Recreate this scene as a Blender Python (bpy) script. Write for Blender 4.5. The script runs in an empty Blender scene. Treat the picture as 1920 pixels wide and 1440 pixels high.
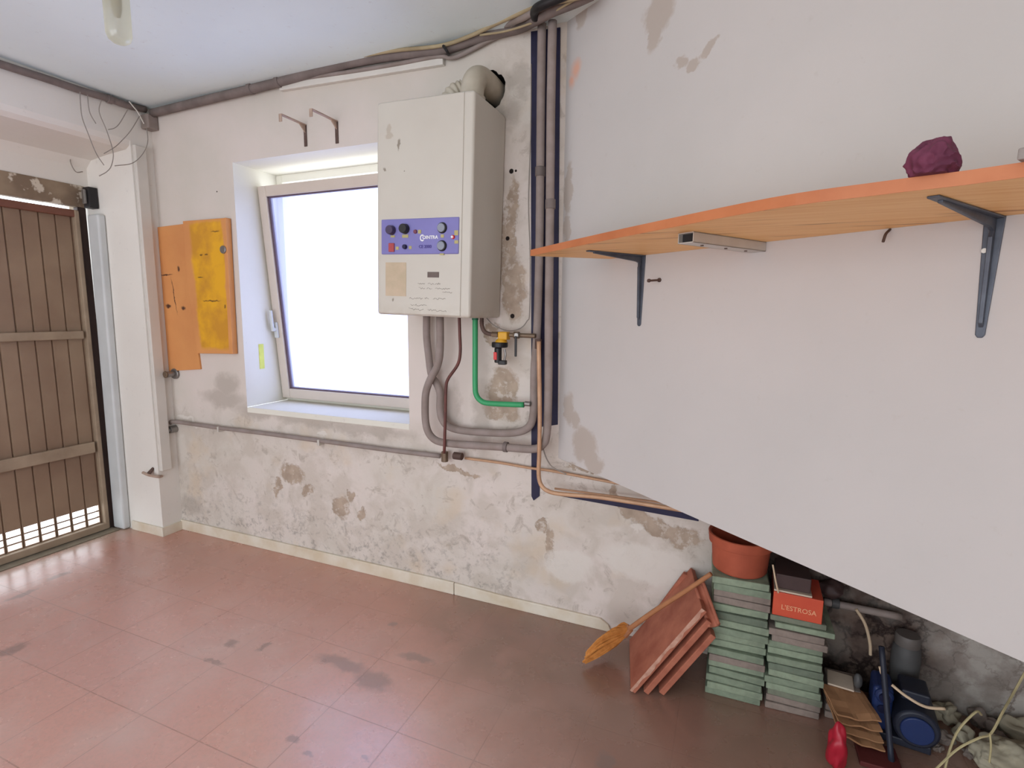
import bpy, bmesh, math, random
from mathutils import Vector, Matrix, noise
random.seed(7)
SC = bpy.context.scene
COL = SC.collection
PI = math.pi

# ------------------------------------------------------------------ camera
FPX, PITCH, ROLL, YAW = 986.716, 0.13537, 0.008354, 0.39447
CAM = Vector((0.0, 0.0, 1.351))
_cy, _sy = math.cos(YAW), math.sin(YAW)
_fw = Vector((-_sy, _cy, 0)); _rt = Vector((_cy, _sy, 0)); _up = Vector((0, 0, 1))
FW = math.cos(PITCH)*_fw - math.sin(PITCH)*_up
_u2 = math.cos(PITCH)*_up + math.sin(PITCH)*_fw
RT = math.cos(ROLL)*_rt + math.sin(ROLL)*_u2
UP = math.cos(ROLL)*_u2 - math.sin(ROLL)*_rt
cd = bpy.data.cameras.new('camera'); cam = bpy.data.objects.new('camera', cd); COL.objects.link(cam)
cam.matrix_world = Matrix(((RT.x, UP.x, -FW.x, CAM.x), (RT.y, UP.y, -FW.y, CAM.y), (RT.z, UP.z, -FW.z, CAM.z), (0, 0, 0, 1)))
cd.sensor_width = 36; cd.lens = 36*FPX/1920; cd.clip_start = 0.02
SC.camera = cam

# ------------------------------------------------------------------ daylight and exposure
H = 2.459          # ceiling height
D = 2.1            # back wall
w = bpy.data.worlds.new('sky'); SC.world = w; w.use_nodes = True
bg = w.node_tree.nodes['Background']
bg.inputs[0].default_value = (0.90, 0.94, 1.0, 1); bg.inputs[1].default_value = 3.75
SC.view_settings.view_transform = 'Standard'; SC.view_settings.look = 'None'
SC.view_settings.exposure = 0.0; SC.view_settings.gamma = 1.0; SC.view_settings.use_curve_mapping = False
SC.cycles.max_bounces = 10; SC.cycles.diffuse_bounces = 7; SC.cycles.use_denoising = True
SC.cycles.sample_clamp_indirect = 6.0
def portal(name, loc, rot, sx, sy):       # guides sky light through the two openings
    l = bpy.data.lights.new(name, 'AREA'); l.shape = 'RECTANGLE'; l.size = sx; l.size_y = sy
    l.cycles.is_portal = True
    o = bpy.data.objects.new(name, l); COL.objects.link(o); o.location = loc; o.rotation_euler = rot
OPEN = (-3.35, 0.9, 0.0, 2.32); REAR = -2.0  # unseen rear opening, added and sized to fill the room with daylight
portal('window_portal', (-1.94, 2.5, 1.47), (-PI/2, 0, 0), 1.1, 1.35)
portal('rear_fill_portal', ((OPEN[0]+OPEN[1])/2, REAR-0.02, (OPEN[2]+OPEN[3])/2), (PI/2, 0, 0), OPEN[1]-OPEN[0], OPEN[3]-OPEN[2])

# ------------------------------------------------------------------ picture point -> point on a real plane
def ray(x, y): return RT*((x-960)/FPX) - UP*((y-720)/FPX) + FW
def oY(x, y, Y=D): d = ray(x, y); return CAM + d*(Y/d.y)
def oX(x, y, X): d = ray(x, y); return CAM + d*(X/d.x)
def oZ(x, y, Z): d = ray(x, y); return CAM + d*((Z-CAM.z)/d.z)
S0 = oY(1052, 600); S0.z = 0
SA = 0.57441
SU = Vector((math.cos(SA), -math.sin(SA), 0)); SN = Vector((math.sin(SA), math.cos(SA), 0))
def SP(s, wd, z): return S0 + SU*s - SN*wd + Vector((0, 0, z))     # along / out of the oblique wall
def oS(x, y, off=0.0):
    d = ray(x, y); return CAM + d*(((S0.dot(SN)-off) - CAM.dot(SN))/d.dot(SN))

# ------------------------------------------------------------------ materials
def lin(c): return tuple(((v/255)/12.92 if v/255 <= .04045 else ((v/255+.055)/1.055)**2.4) for v in c)
class NT:
    def __init__(s, name):
        s.m = bpy.data.materials.new(name); s.m.use_nodes = True; s.t = s.m.node_tree
        s.b = s.t.nodes['Principled BSDF']; s.co = s.n('ShaderNodeTexCoord').outputs['Object']
    def n(s, k, **kw):
        o = s.t.nodes.new(k)
        for a, v in kw.items(): setattr(o, a, v)
        return o
    def l(s, a, b): s.t.links.new(a, b)
    def noise(s, scale, detail=4, vec=None, rough=.55, out='Fac', dist=0):
        o = s.n('ShaderNodeTexNoise'); o.inputs['Scale'].default_value = scale; o.inputs['Detail'].default_value = detail
        o.inputs['Roughness'].default_value = rough; o.inputs['Distortion'].default_value = dist
        s.l(vec or s.co, o.inputs['Vector']); return o.outputs[out]
    def ramp(s, f, a, b, va=0., vb=1.):
        o = s.n('ShaderNodeMapRange'); o.inputs[1].default_value = a; o.inputs[2].default_value = b
        o.inputs[3].default_value = va; o.inputs[4].default_value = vb; s.l(f, o.inputs[0]); return o.outputs[0]
    def math(s, op, a, b=None):
        o = s.n('ShaderNodeMath', operation=op)
        for i, v in enumerate((a, b)):
            if v is None: continue
            if isinstance(v, (int, float)): o.inputs[i].default_value = v
            else: s.l(v, o.inputs[i])
        return o.outputs[0]
    def mix(s, f, a, b):
        o = s.n('ShaderNodeMix', data_type='RGBA')
        if isinstance(f, (int, float)): o.inputs[0].default_value = f
        else: s.l(f, o.inputs[0])
        for i, v in ((6, a), (7, b)):
            if isinstance(v, tuple): o.inputs[i].default_value = (*v[:3], 1)
            else: s.l(v, o.inputs[i])
        return o.outputs[2]
    def warp(s, scale, amp):
        c = s.noise(scale, 5, out='Color', rough=.65)
        a = s.n('ShaderNodeVectorMath', operation='SUBTRACT'); s.l(c, a.inputs[0]); a.inputs[1].default_value = (.5, .5, .5)
        b = s.n('ShaderNodeVectorMath', operation='SCALE'); s.l(a.outputs[0], b.inputs[0]); b.inputs['Scale'].default_value = amp
        d = s.n('ShaderNodeVectorMath', operation='ADD'); s.l(s.co, d.inputs[0]); s.l(b.outputs[0], d.inputs[1]); return d.outputs[0]
    def blob(s, vec, cx, cz, rx, rz, rot=0, soft=.12):       # a stain of its own shape in the x-z plane
        o = s.n('ShaderNodeMapping', vector_type='TEXTURE'); s.l(vec, o.inputs[0])
        o.inputs['Location'].default_value = (cx, 0, cz); o.inputs['Rotation'].default_value = (0, rot, 0)
        o.inputs['Scale'].default_value = (rx, 1e4, rz)
        q = s.n('ShaderNodeVectorMath', operation='LENGTH'); s.l(o.outputs[0], q.inputs[0])
        return s.ramp(q.outputs['Value'], 1+soft, 1-soft)
    def blobs(s, vec, lst, soft=.12):
        r = None
        for p in lst:
            k = s.blob(vec, *p, soft=soft)
            r = k if r is None else s.math('MAXIMUM', r, k)
        return r
    def bump(s, f, strength, dist=.01):
        o = s.n('ShaderNodeBump'); o.inputs['Strength'].default_value = strength; o.inputs['Distance'].default_value = dist
        s.l(f, o.inputs['Height']); s.l(o.outputs[0], s.b.inputs['Normal'])
    def axis(s, i):
        o = s.n('ShaderNodeSeparateXYZ'); s.l(s.co, o.inputs[0]); return o.outputs[i]
    def done(s, col, rough=.7, metal=0, spec=.4):
        if isinstance(col, tuple): s.b.inputs['Base Color'].default_value = (*col[:3], 1)
        else: s.l(col, s.b.inputs['Base Color'])
        if isinstance(rough, (int, float)): s.b.inputs['Roughness'].default_value = rough
        else: s.l(rough, s.b.inputs['Roughness'])
        s.b.inputs['Metallic'].default_value = metal; s.b.inputs['Specular IOR Level'].default_value = spec
        return s.m
def simple(name, rgb, rough=.6, metal=0, var=.18, scale=14, bump=.15, spec=.4, rgb2=None):
    k = NT(name); c = lin(rgb)
    d = lin(rgb2) if rgb2 else tuple(v*(1-var) for v in c)
    f = k.ramp(k.noise(scale, 5), .32, .68)
    if bump: k.bump(k.noise(scale*4, 4), bump, .004)
    return k.done(k.mix(f, c, d), rough, metal, spec)

def plaster_back():
    k = NT('worn_plaster')
    z = k.axis(2); x = k.axis(0)
    base = k.mix(k.ramp(k.noise(2.2, 4), .35, .65), lin((214, 204, 197)), lin((204, 197, 187)))
    # large mottling, stronger low on the wall and right of the boiler
    low = k.ramp(k.math('ADD', z, k.ramp(k.noise(3, 3), 0, 1, -.15, .15)), .86, .72)
    right = k.math('MULTIPLY', k.ramp(x, -1.02, -.92), k.ramp(k.noise(1.7, 2), .3, .5, .55, 1.))
    wear = k.math('MAXIMUM', low, right)
    m1 = k.math('MULTIPLY', wear, k.ramp(k.noise(7, 6, dist=.4), .46, .60, 0, .55))
    c = k.mix(m1, base, lin((188, 178, 166)))
    m2 = k.math('MULTIPLY', wear, k.ramp(k.noise(15, 7, rough=.7, dist=.8), .56, .66, 0, .6))
    c = k.mix(m2, c, lin((164, 153, 142)))
    m3 = k.math('MULTIPLY', wear, k.ramp(k.noise(4.5, 3), .56, .7, 0, .45))
    c = k.mix(m3, c, lin((206, 186, 160)))
    # greyer damp toward the floor left part, fine black specks
    foot = k.math('MULTIPLY', k.ramp(z, .45, .1), k.ramp(k.noise(26, 6, rough=.75), .52, .66, 0, .7))
    foot = k.math('MULTIPLY', foot, k.ramp(x, -.75, -1.0))
    c = k.mix(foot, c, lin((138, 132, 126)))
    v = k.warp(11, .13)
    tan = [(-1.84, .33, .055, .06), (-1.70, .315, .03, .045, .5), (-1.78, .40, .02, .03), (-2.17, .47, .09, .055), (-2.28, .37, .022, .06, .3), (-2.06, .40, .05, .03),
           (-.92, 1.02, .075, .10), (-.93, .92, .085, .05), (-.95, 1.62, .05, .16), (-.88, 1.72, .03, .18), (-.87, 1.45, .05, .14), (-.98, 1.25, .03, .05),
           (-.36, .56, .045, .03, .6), (-.24, .50, .10, .035, .30), (-.13, .47, .06, .055), (-.40, .60, .02, .05), (-.30, .53, .05, .025, .6), (-.68, .33, .022, .09), (-.72, .42, .03, .03),
           (-1.14, .62, .12, .012, .2), (-.56, .83, .06, .07), (-.50, .78, .05, .05), (-.50, .70, .14, .012, .1)]
    c = k.mix(k.math('MULTIPLY', k.blobs(v, tan), k.ramp(k.noise(26, 5, rough=.7), .36, .46, .25, 1.)), c, k.mix(k.ramp(k.noise(22, 4), .35, .65), lin((180, 163, 146)), lin((162, 146, 130))))
    grey = [(-2.62, .93, .09, .06), (-2.66, .85, .16, .05), (-2.35, .80, .22, .04), (-2.0, .78, .28, .035), (-1.65, .76, .25, .03), (-1.18, .93, .05, .10), (-1.02, .87, .05, .15), (-3.0, .17, .10, .06), (-.86, 2.30, .05, .04), (-.88, 2.16, .045, .05), (-.83, 2.25, .03, .05)]
    c = k.mix(k.math('MULTIPLY', k.blobs(v, grey, .35), .55), c, lin((160, 150, 140)))
    pale = [(-2.98, .71, .07, .012, .15), (-2.9, .68, .03, .012, .5), (-.31, .475, .03, .02), (-1.95, .71, .03, .012), (-1.0, 1.46, .05, .02, -.4), (-.6, .25, .10, .07), (-.25, .33, .2, .08)]
    c = k.mix(k.math('MULTIPLY', k.blobs(v, pale, .15), .8), c, lin((216, 210, 202)))
    dots = [(-.885, 1.93, .010, .010), (-.865, 1.93, .005, .005), (-.90, 1.66, .009, .009), (-.875, 1.335, .010, .010), (-2.6, 1.98, .004, .004)]
    c = k.mix(k.blobs(k.co, dots), c, lin((40, 34, 32)))
    # bare masonry below the overhang
    vv = k.n('ShaderNodeTexVoronoi', feature='DISTANCE_TO_EDGE'); vv.inputs['Scale'].default_value = 9; k.l(k.warp(7, .22), vv.inputs['Vector'])
    stone = k.mix(k.ramp(k.math('ADD', vv.outputs['Distance'], k.ramp(k.noise(9, 5), 0, 1, -.12, .12)), .0, .12), lin((50, 40, 37)), k.mix(k.ramp(k.noise(14, 4), .4, .6), lin((112, 96, 86)), lin((84, 70, 64))))
    far = k.ramp(k.math('ADD', x, k.ramp(k.noise(8, 4), 0, 1, -.1, .1)), .62, .78)
    stone = k.mix(far, stone, k.mix(k.ramp(k.math('ADD', vv.outputs['Distance'], k.ramp(k.noise(9, 5), 0, 1, -.1, .16)), -.02, .08), lin((110, 98, 90)), k.mix(k.ramp(k.noise(10, 5), .42, .58), lin((176, 170, 162)), lin((146, 136, 128)))))
    stone = k.mix(k.ramp(k.noise(5, 5), .48, .62, 0, .45), stone, lin((136, 130, 122)))
    raw = k.math('MULTIPLY', k.ramp(k.math('ADD', x, k.ramp(k.noise(12, 4), 0, 1, -.05, .05)), .0, .012), k.ramp(z, .80, .78))
    c = k.mix(raw, c, stone)
    hgt = k.math('SUBTRACT', k.math('MULTIPLY', k.noise(9, 8, rough=.6), k.math('ADD', wear, .25)), k.math('MULTIPLY', k.blobs(v, tan), .5))
    hgt = k.math('ADD', hgt, k.math('MULTIPLY', raw, k.math('MULTIPLY', vv.outputs['Distance'], 1.5)))
    k.bump(hgt, .45, .012)
    return k.done(c, .9, 0, .15)
def plaster_plain(name, a, b, marks=None, mcol=(176, 166, 160), rust=None):
    k = NT(name)
    c = k.mix(k.ramp(k.noise(1.6, 4), .35, .65), lin(a), lin(b))
    c = k.mix(k.ramp(k.noise(30, 6, rough=.7), .62, .72, 0, .25), c, lin((180, 172, 165)))
    v = k.warp(9, .10)
    if marks: c = k.mix(k.math('MULTIPLY', k.blobs(v, marks, .15), .7), c, lin(mcol))
    if rust: c = k.mix(k.math('MULTIPLY', k.blobs(k.warp(20, .03), rust, .6), .6), c, lin((226, 150, 110)))
    k.bump(k.noise(24, 8, rough=.6), .12, .006)
    return k.done(c, .85, 0, .2)
def floor_mat():
    k = NT('worn_floor_tile')
    b = k.n('ShaderNodeTexBrick', offset=0.0, squash=1.0)
    mp = k.n('ShaderNodeMapping'); mp.inputs['Location'].default_value = (.925, -1.28, 0); k.l(k.co, mp.inputs[0])
    k.l(mp.outputs[0], b.inputs['Vector'])
    b.inputs['Scale'].default_value = 1.0; b.inputs['Brick Width'].default_value = .277; b.inputs['Row Height'].default_value = .277
    b.inputs['Mortar Size'].default_value = .0022; b.inputs['Mortar Smooth'].default_value = .3; b.inputs['Bias'].default_value = 0
    b.inputs['Color1'].default_value = (*lin((212, 164, 150)), 1); b.inputs['Color2'].default_value = (*lin((208, 162, 150)), 1)
    b.inputs['Mortar'].default_value = (*lin((178, 138, 126)), 1)
    c = k.mix(k.ramp(k.noise(60, 5, rough=.8), .45, .62, 0, .45), b.outputs['Color'], lin((186, 156, 144)))
    c = k.mix(k.ramp(k.noise(2.4, 6, rough=.6), .46, .68, 0, .6), c, lin((208, 182, 172)))
    vy = k.axis(1); vx = k.axis(0)
    red = k.math('MULTIPLY', k.ramp(k.math('ADD', vy, k.ramp(k.noise(2.5, 4), 0, 1, -.35, .35)), 1.35, 1.8), .6)  # weaker sheen toward the back wall, painted as a redder tone
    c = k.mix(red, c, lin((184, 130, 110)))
    dirt_shade = k.math('MULTIPLY', k.math('MULTIPLY', k.ramp(vy, 1.45, 1.85), k.ramp(vx, -1.4, -.7)), k.ramp(k.noise(5, 6), .40, .6, 0, .85))
    c = k.mix(dirt_shade, c, lin((138, 118, 98)))  # dirt patches that also paint in shade beside the overhang
    corner = k.math('MULTIPLY', k.ramp(k.math('ADD', k.math('ADD', vx, vy), k.ramp(k.noise(3, 4), 0, 1, -.3, .3)), .45, 1.1), .8)  # shade toward the overhang painted as a darker gradient
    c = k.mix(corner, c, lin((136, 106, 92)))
    edge = k.math('MULTIPLY', k.ramp(vx, -3.2, -3.45), k.ramp(k.noise(8, 5), .3, .6, .3, .9))
    c = k.mix(edge, c, lin((176, 160, 142)))
    # worn dark patches: their own place on the floor (x-y plane)
    mp2 = k.n('ShaderNodeMapping', vector_type='POINT'); mp2.inputs['Rotation'].default_value = (PI/2, 0, 0)
    k.l(k.warp(11, .10), mp2.inputs[0])
    sp = [(P.x, P.y, a_, b_) for P, a_, b_ in ((oZ(640, 1245, 0), .12, .035), (oZ(700, 1275, 0), .07, .05), (oZ(780, 1235, 0), .07, .02), (oZ(440, 1205, 0), .025, .02), (oZ(500, 1210, 0), .012, .03),
          (oZ(545, 1385, 0), .018, .018), (oZ(575, 1415, 0), .014, .014), (oZ(40, 1115, 0), .02, .06), (oZ(110, 1080, 0), .02, .05), (oZ(20, 1220, 0), .03, .05), (oZ(400, 1240, 0), .04, .01), (oZ(1135, 1425, 0), .03, .03), (oZ(735, 1172, 0), .02, .015), (oZ(690, 1420, 0), .012, .012))]
    sp = [(a, b_, c_, d_) for a, b_, c_, d_ in sp]
    k.co_old = k.co
    c = k.mix(k.math('MULTIPLY', k.blobs(mp2.outputs[0], sp, .3), .55), c, lin((134, 118, 112)))
    k.bump(k.math('ADD', k.math('MULTIPLY', b.outputs['Fac'], -.6), k.math('MULTIPLY', k.noise(20, 6), .5)), .25, .003)
    return k.done(c, k.ramp(k.noise(5, 5), .3, .7, .20, .34), 0, 1.0)

M = {}
M['back'] = plaster_back()
def _s(x, y, rx, rz, rot=0): P = oS(x, y); return (P.x, P.z, rx, rz, rot)
M['white_wall'] = plaster_plain('white_painted_wall', (198, 193, 190), (192, 188, 185),
    [_s(1235, 20, .05, .06), _s(1225, 55, .022, .07), _s(1275, 118, .025, .02), _s(1300, 118, .02, .02), _s(1330, 85, .03, .012, -.6), _s(1065, 355, .02, .10), _s(1060, 430, .02, .05), _s(1080, 790, .025, .04), _s(1095, 835, .06, .07), _s(1112, 868, .04, .04), _s(1070, 872, .03, .02), _s(1065, 770, .03, .06), _s(1088, 20, .03, .05)],
    rust=[_s(1072, 152, .012, .022), _s(1080, 130, .02, .03)], mcol=(172, 158, 146))
M['left'] = plaster_plain('cream_wall', (230, 227, 220), (224, 220, 213))
M['ceiling'] = plaster_plain('painted_ceiling', (228, 240, 240), (222, 234, 236))
M['reveal'] = plaster_plain('white_window_reveal', (226, 224, 213), (220, 218, 207))
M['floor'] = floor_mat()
M['skirting'] = simple('cream_skirting', (220, 213, 198), .5, var=.12, scale=9, rgb2=(206, 192, 168))
M['grey_pipe'] = simple('grey_plastic_pipe', (150, 138, 134), .6, scale=10, rgb2=(132, 120, 112))
M['dark_pipe'] = simple('dirty_grey_conduit', (128, 116, 112), .7, scale=10, rgb2=(104, 94, 90))
M['lag'] = simple('grey_pipe_lagging', (152, 139, 134), .85, scale=16, rgb2=(136, 123, 116))
M['navy'] = simple('navy_paint', (36, 33, 66), .6, var=.4)
M['copper'] = simple('tan_copper_pipe', (198, 160, 128), .5, .15, scale=18, rgb2=(178, 138, 108))
M['redpipe'] = simple('red_brown_pipe', (112, 66, 60), .5, .2, scale=14, rgb2=(86, 58, 54))
M['green'] = simple('green_pipe', (58, 160, 104), .45, var=.12)
M['brass'] = simple('tarnished_brass', (122, 104, 86), .45, .5, scale=20)
M['black'] = simple('black_plastic', (34, 32, 34), .45, var=.2)
M['yellow'] = simple('yellow_plastic', (218, 164, 40), .45, var=.12)
M['red'] = simple('red_plastic', (214, 52, 52), .4)
M['steel'] = simple('grey_steel', (150, 146, 142), .35, .7, scale=20)
M['rust'] = simple('rusty_steel', (104, 84, 76), .7, .2, scale=26, rgb2=(78, 60, 54))
M['pale_rust'] = simple('pale_dusty_steel', (190, 168, 152), .7, .1, scale=26, rgb2=(160, 136, 120))
M['bluegrey'] = simple('blue_grey_steel', (92, 98, 108), .45, .35, scale=18, rgb2=(74, 78, 88))
M['alu'] = simple('aluminium', (206, 202, 194), .4, .4, var=.1)
M['white_metal'] = simple('white_painted_metal', (206, 210, 210), .45, scale=6, var=.1)
M['duct'] = simple('cream_trunking', (216, 212, 204), .5, scale=5, var=.08)
M['frame'] = simple('cream_window_frame', (206, 194, 182), .45, scale=6, var=.08)
M['wire'] = simple('grey_cable', (150, 142, 134), .6)
M['beige'] = simple('beige_cable', (176, 160, 128), .6, scale=8, rgb2=(150, 134, 104))
M['gate'] = simple('brown_painted_sheet', (148, 126, 104), .5, scale=3, rgb2=(130, 106, 87), bump=.1)
M['gate_rail'] = simple('dusty_brown_rail', (162, 144, 122), .6, scale=8, rgb2=(142, 124, 104))
def header_mat():
    k = NT('peeling_brown_header'); c = k.mix(k.ramp(k.noise(6, 3), .4, .6), lin((150, 132, 110)), lin((126, 108, 90)))
    c = k.mix(k.ramp(k.noise(13, 3), .55, .60), c, lin((204, 194, 178))); k.bump(k.noise(16, 2), .3, .004)
    return k.done(c, .75)
M['header'] = header_mat()
def boiler_mat():
    k = NT('cream_enamel')
    c = k.mix(k.ramp(k.noise(3, 3), .35, .65), lin((200, 195, 184)), lin((195, 189, 178)))
    v = k.warp(30, .03)
    c = k.mix(k.math('MULTIPLY', k.blobs(v, [(.062, .71, .011, .022), (.064, .69, .016, .012)], .2), .7), c, lin((176, 164, 148)))
    c = k.mix(k.blobs(v, [(.108, .655, .006, .020), (.043, .565, .006, .006), (.13, .555, .003, .003), (.085, .062, .004, .006)], .3), c, lin((142, 132, 118)))
    c = k.mix(k.math('MULTIPLY', k.ramp(k.axis(2), .05, .0), k.ramp(k.noise(20, 4), .4, .6, 0, .5)), c, lin((176, 166, 150)))
    return k.done(c, .35, 0, .45)
M['enamel'] = boiler_mat()
M['violet'] = simple('violet_blue_panel', (126, 122, 184), .4, scale=10, var=.1, bump=.03)
M['sticker'] = simple('yellowed_sticker', (198, 178, 154), .7, scale=22, rgb2=(184, 168, 142), bump=0)
M['label_yellow'] = simple('yellow_label', (186, 176, 120), .6, bump=0)
M['ink'] = simple('faded_ink', (150, 142, 134), .8, bump=0)
M['violet_ink'] = simple('dark_violet_ink', (84, 74, 150), .6, bump=0)
M['white_ink'] = simple('white_lettering', (240, 240, 244), .5, bump=0)
M['dial'] = simple('grey_dial', (140, 146, 160), .3, bump=0)
M['slot'] = simple('grey_brown_plate', (112, 98, 92), .6, bump=0)
M['flue'] = simple('aged_white_flue', (196, 188, 172), .5, scale=9, rgb2=(170, 160, 142))
def board_mat(yellow):
    k = NT('yellow_painted_board' if yellow else 'orange_board')
    o = k.mix(k.ramp(k.noise(4, 5), .3, .7), lin((216, 152, 92)), lin((204, 138, 84)))
    if yellow:
        v = k.warp(9, .05); sx = k.n('ShaderNodeSeparateXYZ'); k.l(v, sx.inputs[0])
        lft = k.math('ADD', sx.outputs[0], k.math('MULTIPLY', k.math('SUBTRACT', sx.outputs[2], 1.1), .03))
        f = k.math('MULTIPLY', k.ramp(lft, -2.785, -2.765), k.ramp(sx.outputs[2], 1.12, 1.145))
        f = k.math('MULTIPLY', f, k.ramp(sx.outputs[2], 1.835, 1.815)); f = k.math('MULTIPLY', f, k.ramp(sx.outputs[0], -2.535, -2.55))
        o = k.mix(f, o, k.mix(k.ramp(k.noise(7, 5), .4, .6), lin((226, 168, 36)), lin((200, 142, 44))))
        o = k.mix(k.blobs(k.warp(40, .02), [(-2.72, 1.65, .012, .004), (-2.68, 1.65, .012, .004), (-2.60, 1.77, .03, .003), (-2.65, 1.40, .05, .004), (-2.71, 1.40, .02, .003), (-2.56, 1.37, .006, .01), (-2.74, 1.53, .02, .003)], .3), o, lin((120, 84, 34)))
    else:
        o = k.mix(k.blobs(k.warp(30, .03), [(-2.93, 1.58, .010, .014), (-3.04, 1.37, .020, .010), (-2.915, 1.36, .018, .009), (-3.09, 1.50, .006, .05), (-2.985, 1.43, .004, .09, -.15), (-3.04, 1.55, .05, .003)], .35), o, lin((84, 52, 38)))
    k.bump(k.noise(30, 5), .15, .003)
    return k.done(o, .65)
M['orange_board'] = board_mat(False); M['yellow_board'] = board_mat(True)
def shelf_mat():
    k = NT('orange_varnished_wood')
    v = k.n('ShaderNodeMapping'); v.inputs['Rotation'].default_value = (0, 0, SA); v.inputs['Scale'].default_value = (1.2, 16, 16); k.l(k.co, v.inputs[0])
    c = k.mix(k.ramp(k.noise(3, 6, v.outputs[0], .6), .35, .65), lin((246, 200, 136)), lin((234, 178, 110)))
    c = k.mix(k.ramp(k.noise(2.2, 3, v.outputs[0]), .60, .66, 0, .7), c, lin((160, 100, 56)))
    return k.done(c, .5)
M['shelf'] = shelf_mat()
M['maroon'] = simple('maroon_cloth', (116, 54, 78), .8, scale=20, rgb2=(84, 36, 56))
M['greytile'] = simple('grey_tile', (150, 142, 136), .8, scale=18, rgb2=(128, 116, 108))
def tile_mat(i):
    base = [(136, 150, 128), (148, 162, 138), (118, 130, 112), (148, 134, 124), (126, 132, 114)][i]
    return simple('old_tile_%s' % ['green', 'pale_green', 'dull_green', 'pinkish_grey', 'mossy_grey'][i], base, .85, scale=22, rgb2=tuple(int(v*.82) for v in base), bump=.4)
TM = [tile_mat(i) for i in range(5)]
M['terra'] = simple('terracotta', (180, 112, 88), .8, scale=12, rgb2=(154, 88, 68), bump=.3)
M['terra_pot'] = simple('terracotta_pot_clay', (176, 88, 62), .75, scale=9, rgb2=(150, 72, 50), bump=.2)
M['orange_box'] = simple('orange_red_card', (206, 88, 58), .5, scale=5, rgb2=(192, 66, 48), bump=0)
M['cream_ink'] = simple('cream_lettering', (240, 170, 130), .6, bump=0)
M['darkbox'] = simple('dark_brown_cover', (72, 54, 52), .6)
M['paper'] = simple('pale_paper', (206, 190, 170), .8)
M['bristle'] = simple('orange_bristles', (206, 138, 70), .9, scale=40, rgb2=(176, 108, 46), bump=.6)
M['stick'] = simple('brown_stick', (176, 120, 82), .7, scale=20)
M['card'] = simple('kraft_cardboard', (178, 134, 96), .85, scale=9, rgb2=(150, 108, 76))
M['crimson'] = simple('crimson_plastic', (176, 32, 52), .4, scale=8)
M['blue'] = simple('deep_blue_plastic', (32, 50, 96), .45, scale=8)
M['darkblue'] = simple('dark_blue_grey', (38, 42, 56), .5)
M['greyjug'] = simple('dull_grey_plastic', (82, 82, 82), .55, scale=8)
M['cord'] = simple('cream_cord', (214, 190, 160), .8)
M['twine'] = simple('straw_twine', (196, 184, 140), .85, scale=30)
M['sack'] = simple('dusty_sack', (178, 172, 152), .9, scale=7, rgb2=(146, 136, 112), bump=.5)
M['stone'] = simple('rubble_stone', (134, 124, 116), .9, scale=9, rgb2=(104, 92, 84), bump=.6)
M['dark_hole'] = simple('dark_masonry', (30, 24, 22), .95)  # near-black lining colour of the flue hole
M['porcelain'] = simple('stained_porcelain', (150, 140, 118), .5)
def glass_mat(name, tint, transp):
    m = bpy.data.materials.new(name); m.use_nodes = True; t = m.node_tree; t.nodes.clear()
    o = t.nodes.new('ShaderNodeOutputMaterial'); a = t.nodes.new('ShaderNodeBsdfTransparent'); b = t.nodes.new('ShaderNodeBsdfTranslucent')
    g = t.nodes.new('ShaderNodeBsdfGlossy'); g.inputs['Roughness'].default_value = .15
    a.inputs[0].default_value = (*tint, 1); b.inputs[0].default_value = (*tint, 1)
    n = t.nodes.new('ShaderNodeTexNoise'); n.inputs['Scale'].default_value = 6
    x = t.nodes.new('ShaderNodeMixShader'); x.inputs[0].default_value = 1-transp
    y = t.nodes.new('ShaderNodeMixShader'); y.inputs[0].default_value = .06
    t.links.new(a.outputs[0], x.inputs[1]); t.links.new(b.outputs[0], x.inputs[2])
    t.links.new(x.outputs[0], y.inputs[1]); t.links.new(g.outputs[0], y.inputs[2]); t.links.new(y.outputs[0], o.inputs[0])
    return m
M['glass'] = glass_mat('frosted_window_glass', (.76, .80, 1.0), .80)
M['jar'] = glass_mat('yellowed_lamp_glass', (.90, .90, .80), .5)

# ------------------------------------------------------------------ mesh helpers
def obj(name, bm, mat, parent=None, bevel=0, smooth=None, seg=2):
    bmesh.ops.recalc_face_normals(bm, faces=bm.faces)
    me = bpy.data.meshes.new(name); bm.to_mesh(me); bm.free()
    o = bpy.data.objects.new(name, me); COL.objects.link(o)
    me.materials.append(mat)
    if parent is not None: o.parent = parent
    if bevel:
        b = o.modifiers.new('bevel', 'BEVEL'); b.width = bevel; b.segments = seg; b.limit_method = 'ANGLE'; b.angle_limit = .6
    if smooth is not None:
        for p in me.polygons: p.use_smooth = True
        if smooth < 3:
            for e in me.edges: pass
            try: me.set_sharp_from_angle(angle=smooth)
            except Exception: pass
    return o
def tag(o, label, cat, group=None, kind=None):
    o['label'] = label; o['category'] = cat
    if group: o['group'] = group
    if kind: o['kind'] = kind
    return o
def thing(name, label, cat, loc=(0, 0, 0), rot=(0, 0, 0), group=None):
    o = bpy.data.objects.new(name, None); COL.objects.link(o); o.empty_display_size = .05
    o.location = loc; o.rotation_euler = rot
    return tag(o, label, cat, group)
def struct(o): o['kind'] = 'structure'; return o
def B(): return bmesh.new()
def quad(bm, *ps):
    return bm.faces.new([bm.verts.new(p) for p in ps])
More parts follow.
